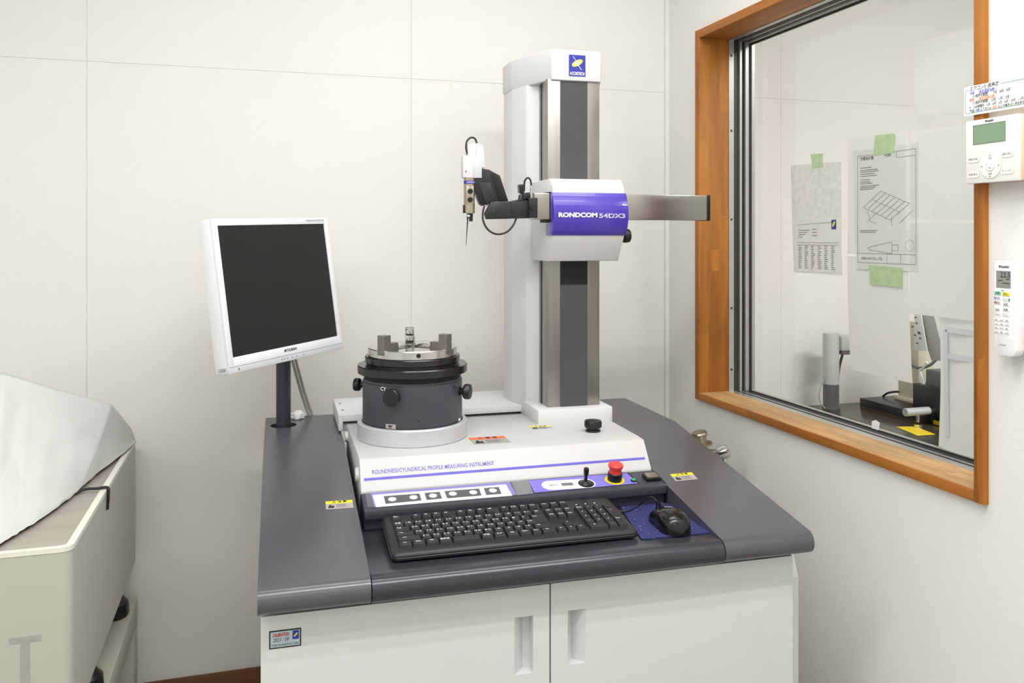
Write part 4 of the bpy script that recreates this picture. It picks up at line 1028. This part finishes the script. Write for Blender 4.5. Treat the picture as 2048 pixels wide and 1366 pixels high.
nline('暖房　（設定温度20度）', .012, .0255, .0066, 'ink_orange', .055)
nline('使用許可期間　12月、1月、2月', .019, .0315, .0066, 'ink_black', .076)
nline('※　上記期間外（3月、4月、5月、6月、10月、11月）は', .012, .0385, .0058, 'ink_black', .120)
nline('室温', .012, .0450, .0058, 'ink_black', .010)
nline('19度', .0235, .0450, .0058, 'ink_blue', .010)
nline('以下または', .035, .0450, .0058, 'ink_black', .024)
nline('28度', .0605, .0450, .0058, 'ink_orange', .010)
nline('以上の場合は使用を許可する', .072, .0450, .0058, 'ink_black', .062)
# air-conditioner controller
TXF = XW - .034
tl, br_ = RX(1931.5, 243, TXF), RX(2037, 361, TXF)
th = thing('wall_controller', 'white air-conditioner wall controller with green display beside the window', 'thermostat', (XW, (tl.y + br_.y) / 2, br_.z), ROOM)
TW, THH = tl.y - br_.y, .1105
TZc = (tl.z + br_.z) / 2
TMx = wall_frame(TXF, (tl.y + br_.y) / 2, TZc)
part('front_plate', G().box(-TW / 2, TW / 2, -THH / 2, THH / 2, -.009, 0, .0015, M=TMx), 'thermostat', th)
part('back_box', G().box(-TW / 2 + .018, TW / 2 + .010, -THH / 2 + .001, THH / 2 - .001, -.034, -.008, .001, M=TMx), 'thermostat_side', th)
part('display', G().box(-TW * .34, TW * .26, THH * .12, THH * .41, -.001, .0004, M=TMx), 'lcd_green', th, label='dull green display')
part('display_frame', lineset([((-TW * .345, THH * .115), (TW * .265, THH * .115)), ((TW * .265, THH * .115), (TW * .265, THH * .415)), ((TW * .265, THH * .415), (-TW * .345, THH * .415)), ((-TW * .345, THH * .415), (-TW * .345, THH * .115))], .0006, TMx, .0007), 'mid_grey', th)
TB = TMx
text('▼DAIKIN', .0045, 'ink_black', th, TM(TB, -.004, THH * .455), width=.018, bold=.0002, shear=.2)
ring_ = lambda r, cx_, cy_: [((cx_ + r * math.cos(2 * PI * i / 32), cy_ + r * math.sin(2 * PI * i / 32)), (cx_ + r * math.cos(2 * PI * (i + 1) / 32), cy_ + r * math.sin(2 * PI * (i + 1) / 32))) for i in range(32)]
dcx, dcy = -TW * .01, -THH * .25
part('dial_pad', G().lathe([(0, 0), (.0215, 0), (.0212, .001), (.019, .0014), (0, .0014)], TMx @ Matrix.Translation((dcx, dcy, 0)), 40), 'thermostat', th)
part('dial_outline', lineset(ring_(.0216, dcx, dcy), .0005, TMx), 'seam_grey', th)
part('menu_button', G().lathe([(0, .0013), (.0085, .0013), (.008, .0022), (0, .0024)], TMx @ Matrix.Translation((dcx, dcy, 0)), 32), 'button_white', th)
part('menu_outline', lineset(ring_(.0087, dcx, dcy), .0005, TMx @ Matrix.Translation((0, 0, .0014))), 'ink_faint', th)
for s_, x, y in (('メニュー', 0, .003), ('決定', 0, -.003), ('▲', 0, .0185), ('温度', 0, .0135), ('温度', 0, -.0135), ('▼', 0, -.0185), ('◀', -.0175, 0), ('▶', .0175, 0)):
    text(s_, .0038, 'ink_grey', th, TM(TB, dcx + x, dcy + y), lift=.0026 if abs(y) < .005 and x == 0 else .0016)
for s_, x, y in (('運転切換', -TW * .345, -THH * .12), ('運転/停止', TW * .30, -THH * .09), ('風量/風向', -TW * .345, -THH * .36), ('キャンセル', TW * .30, -THH * .345)):
    bp_ = rrect(x - .0125, x + .0125, y - .0055, y + .0055, .004)
    part('key_button', G().prism(bp_, 'z', -.0005, .0008, M=TMx), 'thermostat', th)
    part('key_outline', lineset([(bp_[i], bp_[(i + 1) % len(bp_)]) for i in range(len(bp_))], .0005, TMx), 'ink_faint', th)
    text(s_, .0046, 'ink_grey', th, TM(TB, x, y), width=.0195, lift=.001)
part('vent_slots', G().box(TW / 2 + .0098, TW / 2 + .0106, -THH / 2 + .006, -THH / 2 + .0075, -.03, -.011, M=TMx).box(TW / 2 + .0098, TW / 2 + .0106, -THH / 2 + .0095, -THH / 2 + .011, -.03, -.011, M=TMx).box(TW / 2 + .0098, TW / 2 + .0106, -THH / 2 + .013, -THH / 2 + .0145, -.03, -.011, M=TMx), 'black_matte', th)
# remote control in its holder
RXF = XW - .030
a, b_ = RX(1987, 521, RXF), RX(2030, 716, RXF)
RW, RH = .044, a.z - b_.z
rm = thing('remote_control', 'white air-conditioner remote with grey display hanging beside the window post', 'remote control', (XW, a.y - RW / 2, b_.z), ROOM)
RM = wall_frame(RXF, a.y - RW / 2 - .001, (a.z + b_.z) / 2)
pl = [(x, y) for x, y in rrect(-RW / 2, RW / 2, -RH / 2, RH / 2, .010, 6)]
pl = arc(RW / 2 - .004, RH / 2 - .004, .004, 0, 90, 4) + arc(-RW / 2 + .004, RH / 2 - .004, .004, 90, 180, 4) + arc(-RW / 2 + .014, -RH / 2 + .014, .014, 180, 270, 6) + arc(RW / 2 - .014, -RH / 2 + .014, .014, 270, 360, 6)
part('case', G().prism(pl, 'z', -.018, 0, .002, M=RM), 'remote', rm)
part('holder', G().box(-RW / 2 - .0, RW / 2 + .004, -RH / 2 + .03, RH / 2 - .05, -.030, -.016, .001, M=RM), 'remote', rm)
part('display', G().box(-RW * .39, RW * .26, RH * .215, RH * .395, -.001, .0005, M=RM), 'lcd_grey', rm, label='grey display reading 22.5')
text('22.5', .0125, 'ink_black', rm, TM(RM, RW * .03, RH * .35), width=.019, lift=.0008)
part('display_marks', rects([(-RW * .3, -RW * .1, RH * .29, RH * .297), (RW * .08, RW * .2, RH * .305, RH * .312), (-RW * .12, RW * .2, RH * .262, RH * .269)], RM @ Matrix.Translation((0, 0, .0005))), 'ink_black', rm)
text('▼DAIKIN', .0048, 'ink_black', rm, TM(RM, -RW * .06, RH * .435), width=.021, bold=.0002, shear=.2)
text('運転', .003, 'ink_black', rm, TM(RM, -RW * .1, RH * .185))
def rbtn(s_, x, y, w, h, m, size=.0046, tm='ink_black'):
    x *= RW; y *= RH
    part('button', G().box(x - w / 2, x + w / 2, y - h / 2, y + h / 2, -.0006, .0011, .0005, M=RM), m, rm)
    if s_: text(s_, size, tm, rm, TM(RM, x, y), width=min(w * .8, .0042 * len(s_)), lift=.0013)
rbtn('自動', -.31, .158, .0125, .0064, 'button_green'); rbtn('停止', .06, .153, .0145, .0064, 'button_yellow')
rbtn('冷房', -.30, .105, .0115, .0055, 'button_white'); rbtn('ドライ', .06, .095, .0125, .0055, 'button_white', .0038)
rbtn('暖房', -.30, .055, .0115, .0055, 'button_white'); rbtn('送風', .06, .045, .0125, .0055, 'button_white')
rbtn('温度', -.32, -.022, .011, .0155, 'button_white'); rbtn('風量', .06, -.010, .012, .0055, 'button_white'); rbtn('タイマー', .06, -.060, .0125, .0058, 'button_white', .003, 'ink_blue')
for c_ in range(3):
    for r_ in range(4):
        rbtn('入切' if (c_ + r_) % 2 else '風', -.37 + .24 * c_, -.125 - .042 * r_, .0085, .0042, 'button_white', .0028)
for x, y, m in ((-.43, .105, 'ink_blue'), (-.43, .057, 'ink_red'), (.20, .095, 'ink_green')):
    part('colour_mark', rects([(x * RW - .0009, x * RW + .0009, y * RH - .0022, y * RH + .0022)], RM, .0012), m, rm)
text('ARC478A30', .0028, 'ink_grey', rm, TM(RM, -RW * .1, -RH * .385), width=.013)

# paint scraps on the back wall
for uv0, uv1, lab in (((905, 168), (920.5, 178.5), 'small square scrap of white tape on the back wall'), ((990, 162.5), (1022, 168), 'thin torn strip of white tape on the wall behind the column')):
    a, b_ = RY(*uv0, YB), RY(*uv1, YB)
    pts = [(a.x, a.z), (a.x + (b_.x - a.x) * .6, a.z + .001), (b_.x, a.z - .0025), (b_.x, b_.z), (a.x + (b_.x - a.x) * .5, b_.z + .0012), (a.x, b_.z)]
    single('tape_scrap', G().prism(pts, 'y', YB - .0006, YB - .0001), 'paper', lab, 'tape', (a.x, YB, a.z), ROOM)

# papers fixed to the far side of the pane
GX = 1.3912
def PG(u, v, X=GX): return RX(u, v, X)
def sheetobj(name, quad, label, m='sheet_paper', cat='paper', X=GX, curl=0.0, wav=0.0, th=.0004):
    c = [PG(u, v, X) for u, v in quad]                  # TL TR BR BL
    def f(i, j):
        p = c[0].lerp(c[1], i).lerp(c[3].lerp(c[2], i), j)
        p.x = X + wav * (1 + math.sin(i * 5 + j * 3)) * .5 + curl * j * j
        return p
    o = single(name, G().grid(f, 10, 12), m, label, cat, tuple(c[3]), ROOM, 'papers taped behind the window pane', sharp=80)
    o.data.polygons.foreach_set('use_smooth', [False] * len(o.data.polygons))
    md = o.modifiers.new('thickness', 'SOLIDIFY'); md.thickness = th; md.offset = 0
    return o, c
def pframe(c): return frame_at(tuple((c[0] + c[1] + c[2] + c[3]) / 4 - Vector((.0006, 0, 0))), (0, -1, 0), (0, 0, 1))
sheetobj('paper_sheet', ((1829.5, 86), (1985, 45), (1985, 219), (1829.5, 231)), 'blank sheet at the top of the pane beside the right post', X=GX + .001)
sheetobj('paper_sheet', ((1697, 279), (1815, 262), (1815, 520), (1695, 507)), 'blank sheet taped behind the printed drawing', X=GX + .002)
sheetobj('paper_sheet', ((1822, 264), (1985, 240), (1985, 440), (1822, 436)), 'blank sheet right of the printed drawing, behind the wall controller', X=GX + .0012)
so, c = sheetobj('paper_sheet', ((1822, 445), (1985, 445), (1985, 646), (1818, 627)), 'blank sheet below the wall controller, level with the green tape', X=GX + .0012)
so, c = sheetobj('paper_sheet', ((1695, 512), (1818, 520), (1816, 767), (1694, 740)), 'blank sheet with a small grey figure hanging below the printed drawing', X=GX + .0025, curl=.012)
M_ = pframe(c); text('&', .016, 'ink_faint', so, M_ @ Matrix.Translation((.002, .085, 0)))
ln = [(-.07, .04 + .06 * random.random(), .03 - .012 * i, .0308 - .012 * i) for i in range(12)]
so, c = sheetobj('drawing_sheet', ((1706, 300), (1836, 284), (1836, 543), (1713, 538)), 'printed work sheet with line drawings held by green tape', X=GX)
M_ = pframe(c) @ Matrix.Translation((.003, 0, 0))
w2, h2 = .094, .128
fr_ = [((-w2, -h2), (w2, -h2)), ((w2, -h2), (w2, h2)), ((w2, h2), (-w2, h2)), ((-w2, h2), (-w2, -h2)), ((-w2, -h2 + .022), (w2, -h2 + .022)), ((.005, -h2), (.005, -h2 + .022)), ((.048, -h2), (.048, -h2 + .022)), ((.035, h2 - .014), (w2, h2 - .014)), ((.035, h2 - .014), (.035, h2))]
part('sheet_frame', lineset(fr_, .0006, M_), 'ink_grey', so)
dr_ = []
def iso(x, y): return (.0 + x * .045 + y * .030, .006 + x * -.016 + y * .018)
for k in range(7): dr_.append((iso(-1 + k / 3, -1), iso(-1 + k / 3, 1)))
for k in (-1, 0, 1): dr_.append((iso(-1, k), iso(1, k)))
dr_ += [((.045, -.035), (.085, -.008)), ((-.06, -.03), (-.03, -.01)), ((-.06, -.005), (-.05, -.03)), ((-.05, -.03), (-.03, -.035)), ((.02, -.02), (.02, -.04)), ((-.05, -.09), (.02, -.078)), ((-.05, -.098), (.02, -.105)), ((-.06, -.094), (-.05, -.09)), ((-.06, -.094), (-.05, -.098)), ((.02, -.078), (.02, -.105)), ((.02, -.085), (.04, -.085)), ((.04, -.085), (.04, -.098)), ((.04, -.098), (.02, -.098))]
part('sheet_drawing', lineset(dr_, .0006, M_), 'ink_grey', so)
part('sheet_text', rects([(-.085, -.085 + .03 + .05 * random.random(), y, y + .0012) for y in (.098, .092, .088, .083, .078, .069, .064, .060, .054, .050, .046, -.052, -.056)], M_), 'ink_grey', so)
text('作業指示書', .010, 'ink_black', so, M_ @ Matrix.Translation((-.062, h2 - .008, 0)), width=.045)
text('M-002', .008, 'ink_black', so, M_ @ Matrix.Translation((.008, h2 - .007, 0)))
text('AISIN AW CO., LTD.', .008, 'ink_black', so, M_ @ Matrix.Translation((-.045, -h2 + .010, 0)), width=.072)
part('stamp', lineset(ring_(.013, .076, -.086), .0005, M_), 'ink_faint', so)
def tape(quad, parent, X=GX - .0009):
    c = [PG(u, v, X) for u, v in quad]
    part('tape', G().plate(c, .0003, (-1, 0, 0)), 'tape_green', parent, label='pale green tape')
def cq(*pts): return [(1560 + x / 3.415, 240 + y / 3.415) for x, y in pts]
tape(cq((650, 105), (785, 90), (775, 225), (638, 242)), so); tape(cq((608, 990), (832, 1010), (834, 1145), (612, 1120)), so)
sl, c = sheetobj('sleeved_table', cq((72, 310), (418, 285), (425, 1062), (95, 1040)), 'clear sleeve holding a printed data table with small blue emblem', 'sleeve', X=GX + .0005)
tape(cq((210, 235), (292, 228), (296, 320), (220, 330)), sl)
qd = [PG(u, v, GX - .0004) for u, v in cq((88, 688), (415, 665), (428, 1045), (112, 1035))]
part('data_sheet', G().plate(qd, .0003, (-1, 0, 0)), 'paper', sl)
M_ = frame_at(tuple(sum(qd, Vector()) / 4 - Vector((.0009, 0, 0))), (0, -1, 0), (0, 0, 1))
rs = []
for r_ in range(13):
    for c_ in range(6): rs.append((-.078 + c_ * .027, -.078 + c_ * .027 + .008 + .008 * random.random(), -.002 - .0048 * r_, -.0008 - .0048 * r_))
rs += [(-.078, -.06 + .01 * k, .022 + .006 * k, .0232 + .006 * k) for k in range(4)] + [(-.02, .0, .026 + .008 * k, .0272 + .008 * k) for k in range(3)]
part('table_print', rects(rs, M_), 'ink_grey', sl)
part('table_rules', lineset([((-.085, .008), (.085, .008)), ((-.085, .0018), (.085, .0018)), ((-.085, .055), (.06, .06))], .0006, M_), 'ink_grey', sl)
part('sheet_emblem', rects([(.058, .076, .042, .066)], M_), 'logo_blue', sl)
part('emblem_oval', G().prism([(.0085 * math.cos(2 * PI * i / 16), .0035 * math.sin(2 * PI * i / 16)) for i in range(16)], 'z', .0003, .0006, M=M_ @ Matrix.Translation((.067, .055, 0)) @ Matrix.Rotation(.9, 4, 'Z')), 'logo_yellow', sl)
so, c = sheetobj('paper_sheet', ((1876, 632), (1985, 648), (1985, 930), (1870, 893)), 'curling sheet with pale blue border in the lower corner of the pane', 'sheet_paper', X=GX + .003, curl=.004, wav=.010)
M_ = pframe(c) @ Matrix.Translation((0, 0, .0))
part('blue_border', lineset([((-.045, -.11), (-.05, .115)), ((-.05, .115), (.06, .115)), ((-.042, .06), (.06, .06))], .012, M_ @ Matrix.Translation((0, 0, -.002))), 'paper_blue', so)
tq = [PG(u, v, 1.3862) for u, v in ((1744, 842), (1752, 840), (1760, 846), (1757, 862), (1748, 858), (1743, 858))]
single('tape_scrap', G().plate(tq, .0003, (-1, 0, 0)), 'paper', 'torn scrap of white tape low on the window pane', 'tape', tuple(tq[0]), ROOM)

# ================================================================== BEYOND THE PANE (room frame)
ZG = .70
gt = thing('granite_plate', 'dark granite surface plate standing behind the window pane', 'surface plate', (2.0, 1.95, 0), ROOM)
part('slab', G().box(1.47, 2.55, 1.45, 2.346, .56, ZG, .004), 'granite', gt)
part('stand', G().box(1.55, 2.45, 1.52, 2.30, 0.0, .56, .004), 'stand_paint', gt)
for q_ in (cq2 for cq2 in [((1792, 853.5), (1830, 853), (1871, 869), (1835, 871.5))]):
    tq = [RZ(u, v, ZG + .0005) for u, v in q_]; part('yellow_sticker', G().plate(tq, .0004, (0, 0, 1)), 'yellow', gt)
po = RZ(1662, 816, ZG)
pt = thing('probe_post', 'grey cylindrical post with dark lower half at the left end of the granite plate', 'post', (po.x, po.y, ZG), ROOM)
Mq = Matrix.Translation((po.x, po.y, 0))
part('lower_tube', G().lathe([(0, ZG), (.028, ZG), (.028, ZG + .006), (.0245, ZG + .007), (.0245, ZG + .078), (0, ZG + .078)], Mq, 32), 'post_dark', pt)
part('upper_tube', G().lathe([(0, ZG + .078), (.0250, ZG + .078), (.0250, ZG + .238), (.024, ZG + .240), (0, ZG + .240)], Mq, 32), 'post_grey', pt)
part('side_bracket', G().box(po.x + .022, po.x + .075, po.y - .025, po.y + .015, ZG + .185, ZG + .232, .003), 'post_grey', pt)
part('bracket_foot', G().box(po.x + .026, po.x + .072, po.y - .022, po.y + .012, ZG + .172, ZG + .185), 'post_dark', pt)
part('cable', G().tube([(po.x + .045, po.y, ZG + .175), (po.x + .030, po.y, ZG + .12), (po.x + .028, po.y + .005, ZG + .05), (po.x + .03, po.y + .01, ZG + .003)], .004, 8), 'cable_black', pt)
part('thin_wire', G().tube([(po.x - .024, po.y, ZG + .095), (po.x - .042, po.y, ZG + .06), (po.x - .042, po.y, ZG + .025), (po.x - .03, po.y - .01, ZG + .002)], .0018, 8), 'cable_grey', pt)
b0 = RZ(1719.5, 816.5, ZG); b1 = RZ(1846, 848, ZG)
bb = thing('bench_fixture', 'black bench fixture with cream column and silver micrometer on the granite plate', 'fixture', (b0.x + .1, (b0.y + b1.y) / 2, ZG), ROOM)
bt = RX(1719.5, 795.5, b0.x).z
part('base_block', G().box(b0.x, b0.x + .26, b1.y, b0.y, ZG, bt, .0015), 'block_black', bb)
def NP(cx_, cy_, X): return RX(1600 + cx_ / 3.105, 580 + cy_ / 3.105, X)
X1 = b0.x + .06
k0, k1 = NP(700, 700, b0.x + .03), NP(890, 620, b0.x + .03)
part('clamp_block', G().box(b0.x + .03, b0.x + .13, k1.y, k0.y, bt - .002, k1.z, .002), 'block_black', bb)
k2, k3 = NP(780, 640, b0.x + .05), NP(900, 515, b0.x + .05)
part('upper_block', G().box(b0.x + .05, b0.x + .14, k3.y, k2.y, k1.z - .002, k3.z, .003), 'mid_grey', bb)
c0_, c1_ = NP(605, 690, b0.x + .10), NP(735, 380, b0.x + .10)
part('cream_column', G().box(b0.x + .10, b0.x + .16, c1_.y, c0_.y, bt - .002, c1_.z + .09, .006), 'cream', bb)
part('column_collar', G().box(b0.x + .092, b0.x + .165, c1_.y - .006, c0_.y + .008, bt - .002, bt + .012, .004), 'cream', bb)
ma, mb_ = NP(652, 760, 1.76), NP(868, 742, 1.76)
ma = RX(1600 + 652 / 3.105, 580 + 760 / 3.105, 1.775); my = ma.y
mb2 = RY(1600 + 868 / 3.105, 580 + 742 / 3.105, my)
part('micrometer_thimble', G().cyl((ma.x, my, ma.z), (ma.x + (mb2.x - ma.x) * .68, my, ma.z), .0115, 28, .001), 'silver_paint', bb)
part('micrometer_sleeve', G().cyl((ma.x + (mb2.x - ma.x) * .66, my, ma.z), (mb2.x, my, ma.z), .0088, 28, .0005), 'chrome', bb)
part('micrometer_mount', G().box(mb2.x - .006, b0.x + .06, my - .016, my + .020, ZG, ma.z + .02, .001), 'block_black', bb)
part('micrometer_stem', G().cyl((ma.x + .045, my, ma.z - .03), (ma.x + .045, my, ma.z), .005, 16).cyl((ma.x + .045, my, ZG), (ma.x + .045, my, ZG + .01), .012, 16), 'chrome', bb)
y0_, y1_ = NP(760, 842, b0.x - .0005), NP(862, 880, b0.x - .0005)
part('yellow_sticker', G().box(mb2.x - .0068, mb2.x - .006, my - .014, my + .018, ZG + .002, ZG + .014), 'yellow', bb)
part('power_cable', G().tube([NP(515, 660, b0.x + .08), NP(545, 640, b0.x + .08), NP(590, 632, b0.x + .09), NP(615, 632, b0.x + .1)], .0035, 8), 'cable_black', bb)
part('hose', G().tube([NP(672, 425, b0.x + .09), NP(690, 462, b0.x + .08), NP(740, 485, b0.x + .07), NP(800, 470, b0.x + .07), NP(845, 435, b0.x + .08)], .0045, 8), 'mid_grey', bb)
g = G(); P0 = [NP(*q_, b0.x + .06) for q_ in ((690, 130), (800, 130), (872, 425), (840, 440), (790, 440))]
part('white_panel', G().prism([(p.y, p.z) for p in P0], 'x', b0.x + .075, b0.x + .095, .001), 'post_grey', bb)
P0 = [NP(*q_, b0.x + .055) for q_ in ((692, 150), (730, 145), (770, 380), (690, 375))]
part('scale_plate', G().prism([(p.y, p.z) for p in P0], 'x', b0.x + .066, b0.x + .070, .0004), 'paper', bb)
g = G()
for q_ in ((715, 170), (697, 228), (735, 262), (740, 270), (712, 280), (722, 205), (725, 330), (745, 300)):
    p = NP(*q_, b0.x + .064); g.box(p.x - .0005, p.x + .003, p.y - .003, p.y + .003, p.z - .0015, p.z + .0015)
part('scale_marks', g, 'ink_black', bb)
part('tag_ribbon', G().tube([NP(790, 450, b0.x + .05), NP(760, 490, b0.x + .05), NP(745, 500, b0.x + .05), NP(765, 560, b0.x + .05), NP(772, 600, b0.x + .05), NP(760, 590, b0.x + .05), NP(745, 520, b0.x + .05)], .0035, 8), 'paper', bb)

# ================================================================== AIR VALVE between table and right wall (room frame)
VX = 1.14
v0 = RX(1399, 868, VX); v1 = RX(1447, 905, VX)
va_ = thing('air_valve', 'small metal air valve with round knob and chrome elbow behind the table edge', 'valve', (VX, (v0.y + v1.y) / 2, v1.z - .06), ROOM)
Mv = Matrix.Translation((v0.x, v0.y, v0.z)) @ Matrix.Rotation(math.radians(-12), 4, 'Y')
part('knob', G().lathe([(0, -.026), (.016, -.026), (.0165, -.006), (.0205, -.005), (.0215, .002), (.0195, .0055), (0, .006)], Mv, 32), 'nickel', va_)
part('knob_flange', G().lathe([(0, -.032), (.024, -.032), (.024, -.027), (.016, -.024), (0, -.024)], Mv @ Matrix.Translation((.006, 0, 0)), 32), 'nickel', va_)
part('stem', G().tube([(v0.x, v0.y, v0.z - .02), (v0.x, v0.y, v0.z - .12), (XW + .002, v0.y, v0.z - .12)], .011, 16, 6), 'chrome', va_)
part('pipe', G().tube([(v0.x, v0.y, v0.z - .045), (v1.x, v0.y - .06, v0.z - .035), (v1.x, v1.y, v1.z)], .0095, 16, 6), 'chrome', va_)
part('elbow', G().lathe([(0, -.016), (.012, -.016), (.0165, -.011), (.0175, 0), (.0165, .011), (.012, .016), (0, .016)], Matrix.Translation(v1) @ Matrix.Rotation(math.radians(60), 4, 'Y') @ Matrix.Rotation(.5, 4, 'X'), 28), 'chrome', va_)
part('drop_pipe', G().tube([(v1.x, v1.y - .002, v1.z - .012), (v1.x + .002, v1.y - .004, v1.z - .05), (v1.x + .04, v1.y - .004, v1.z - .10), (XW + .002, v1.y - .004, v1.z - .12)], .0085, 16, 6), 'chrome', va_)

flush_text()
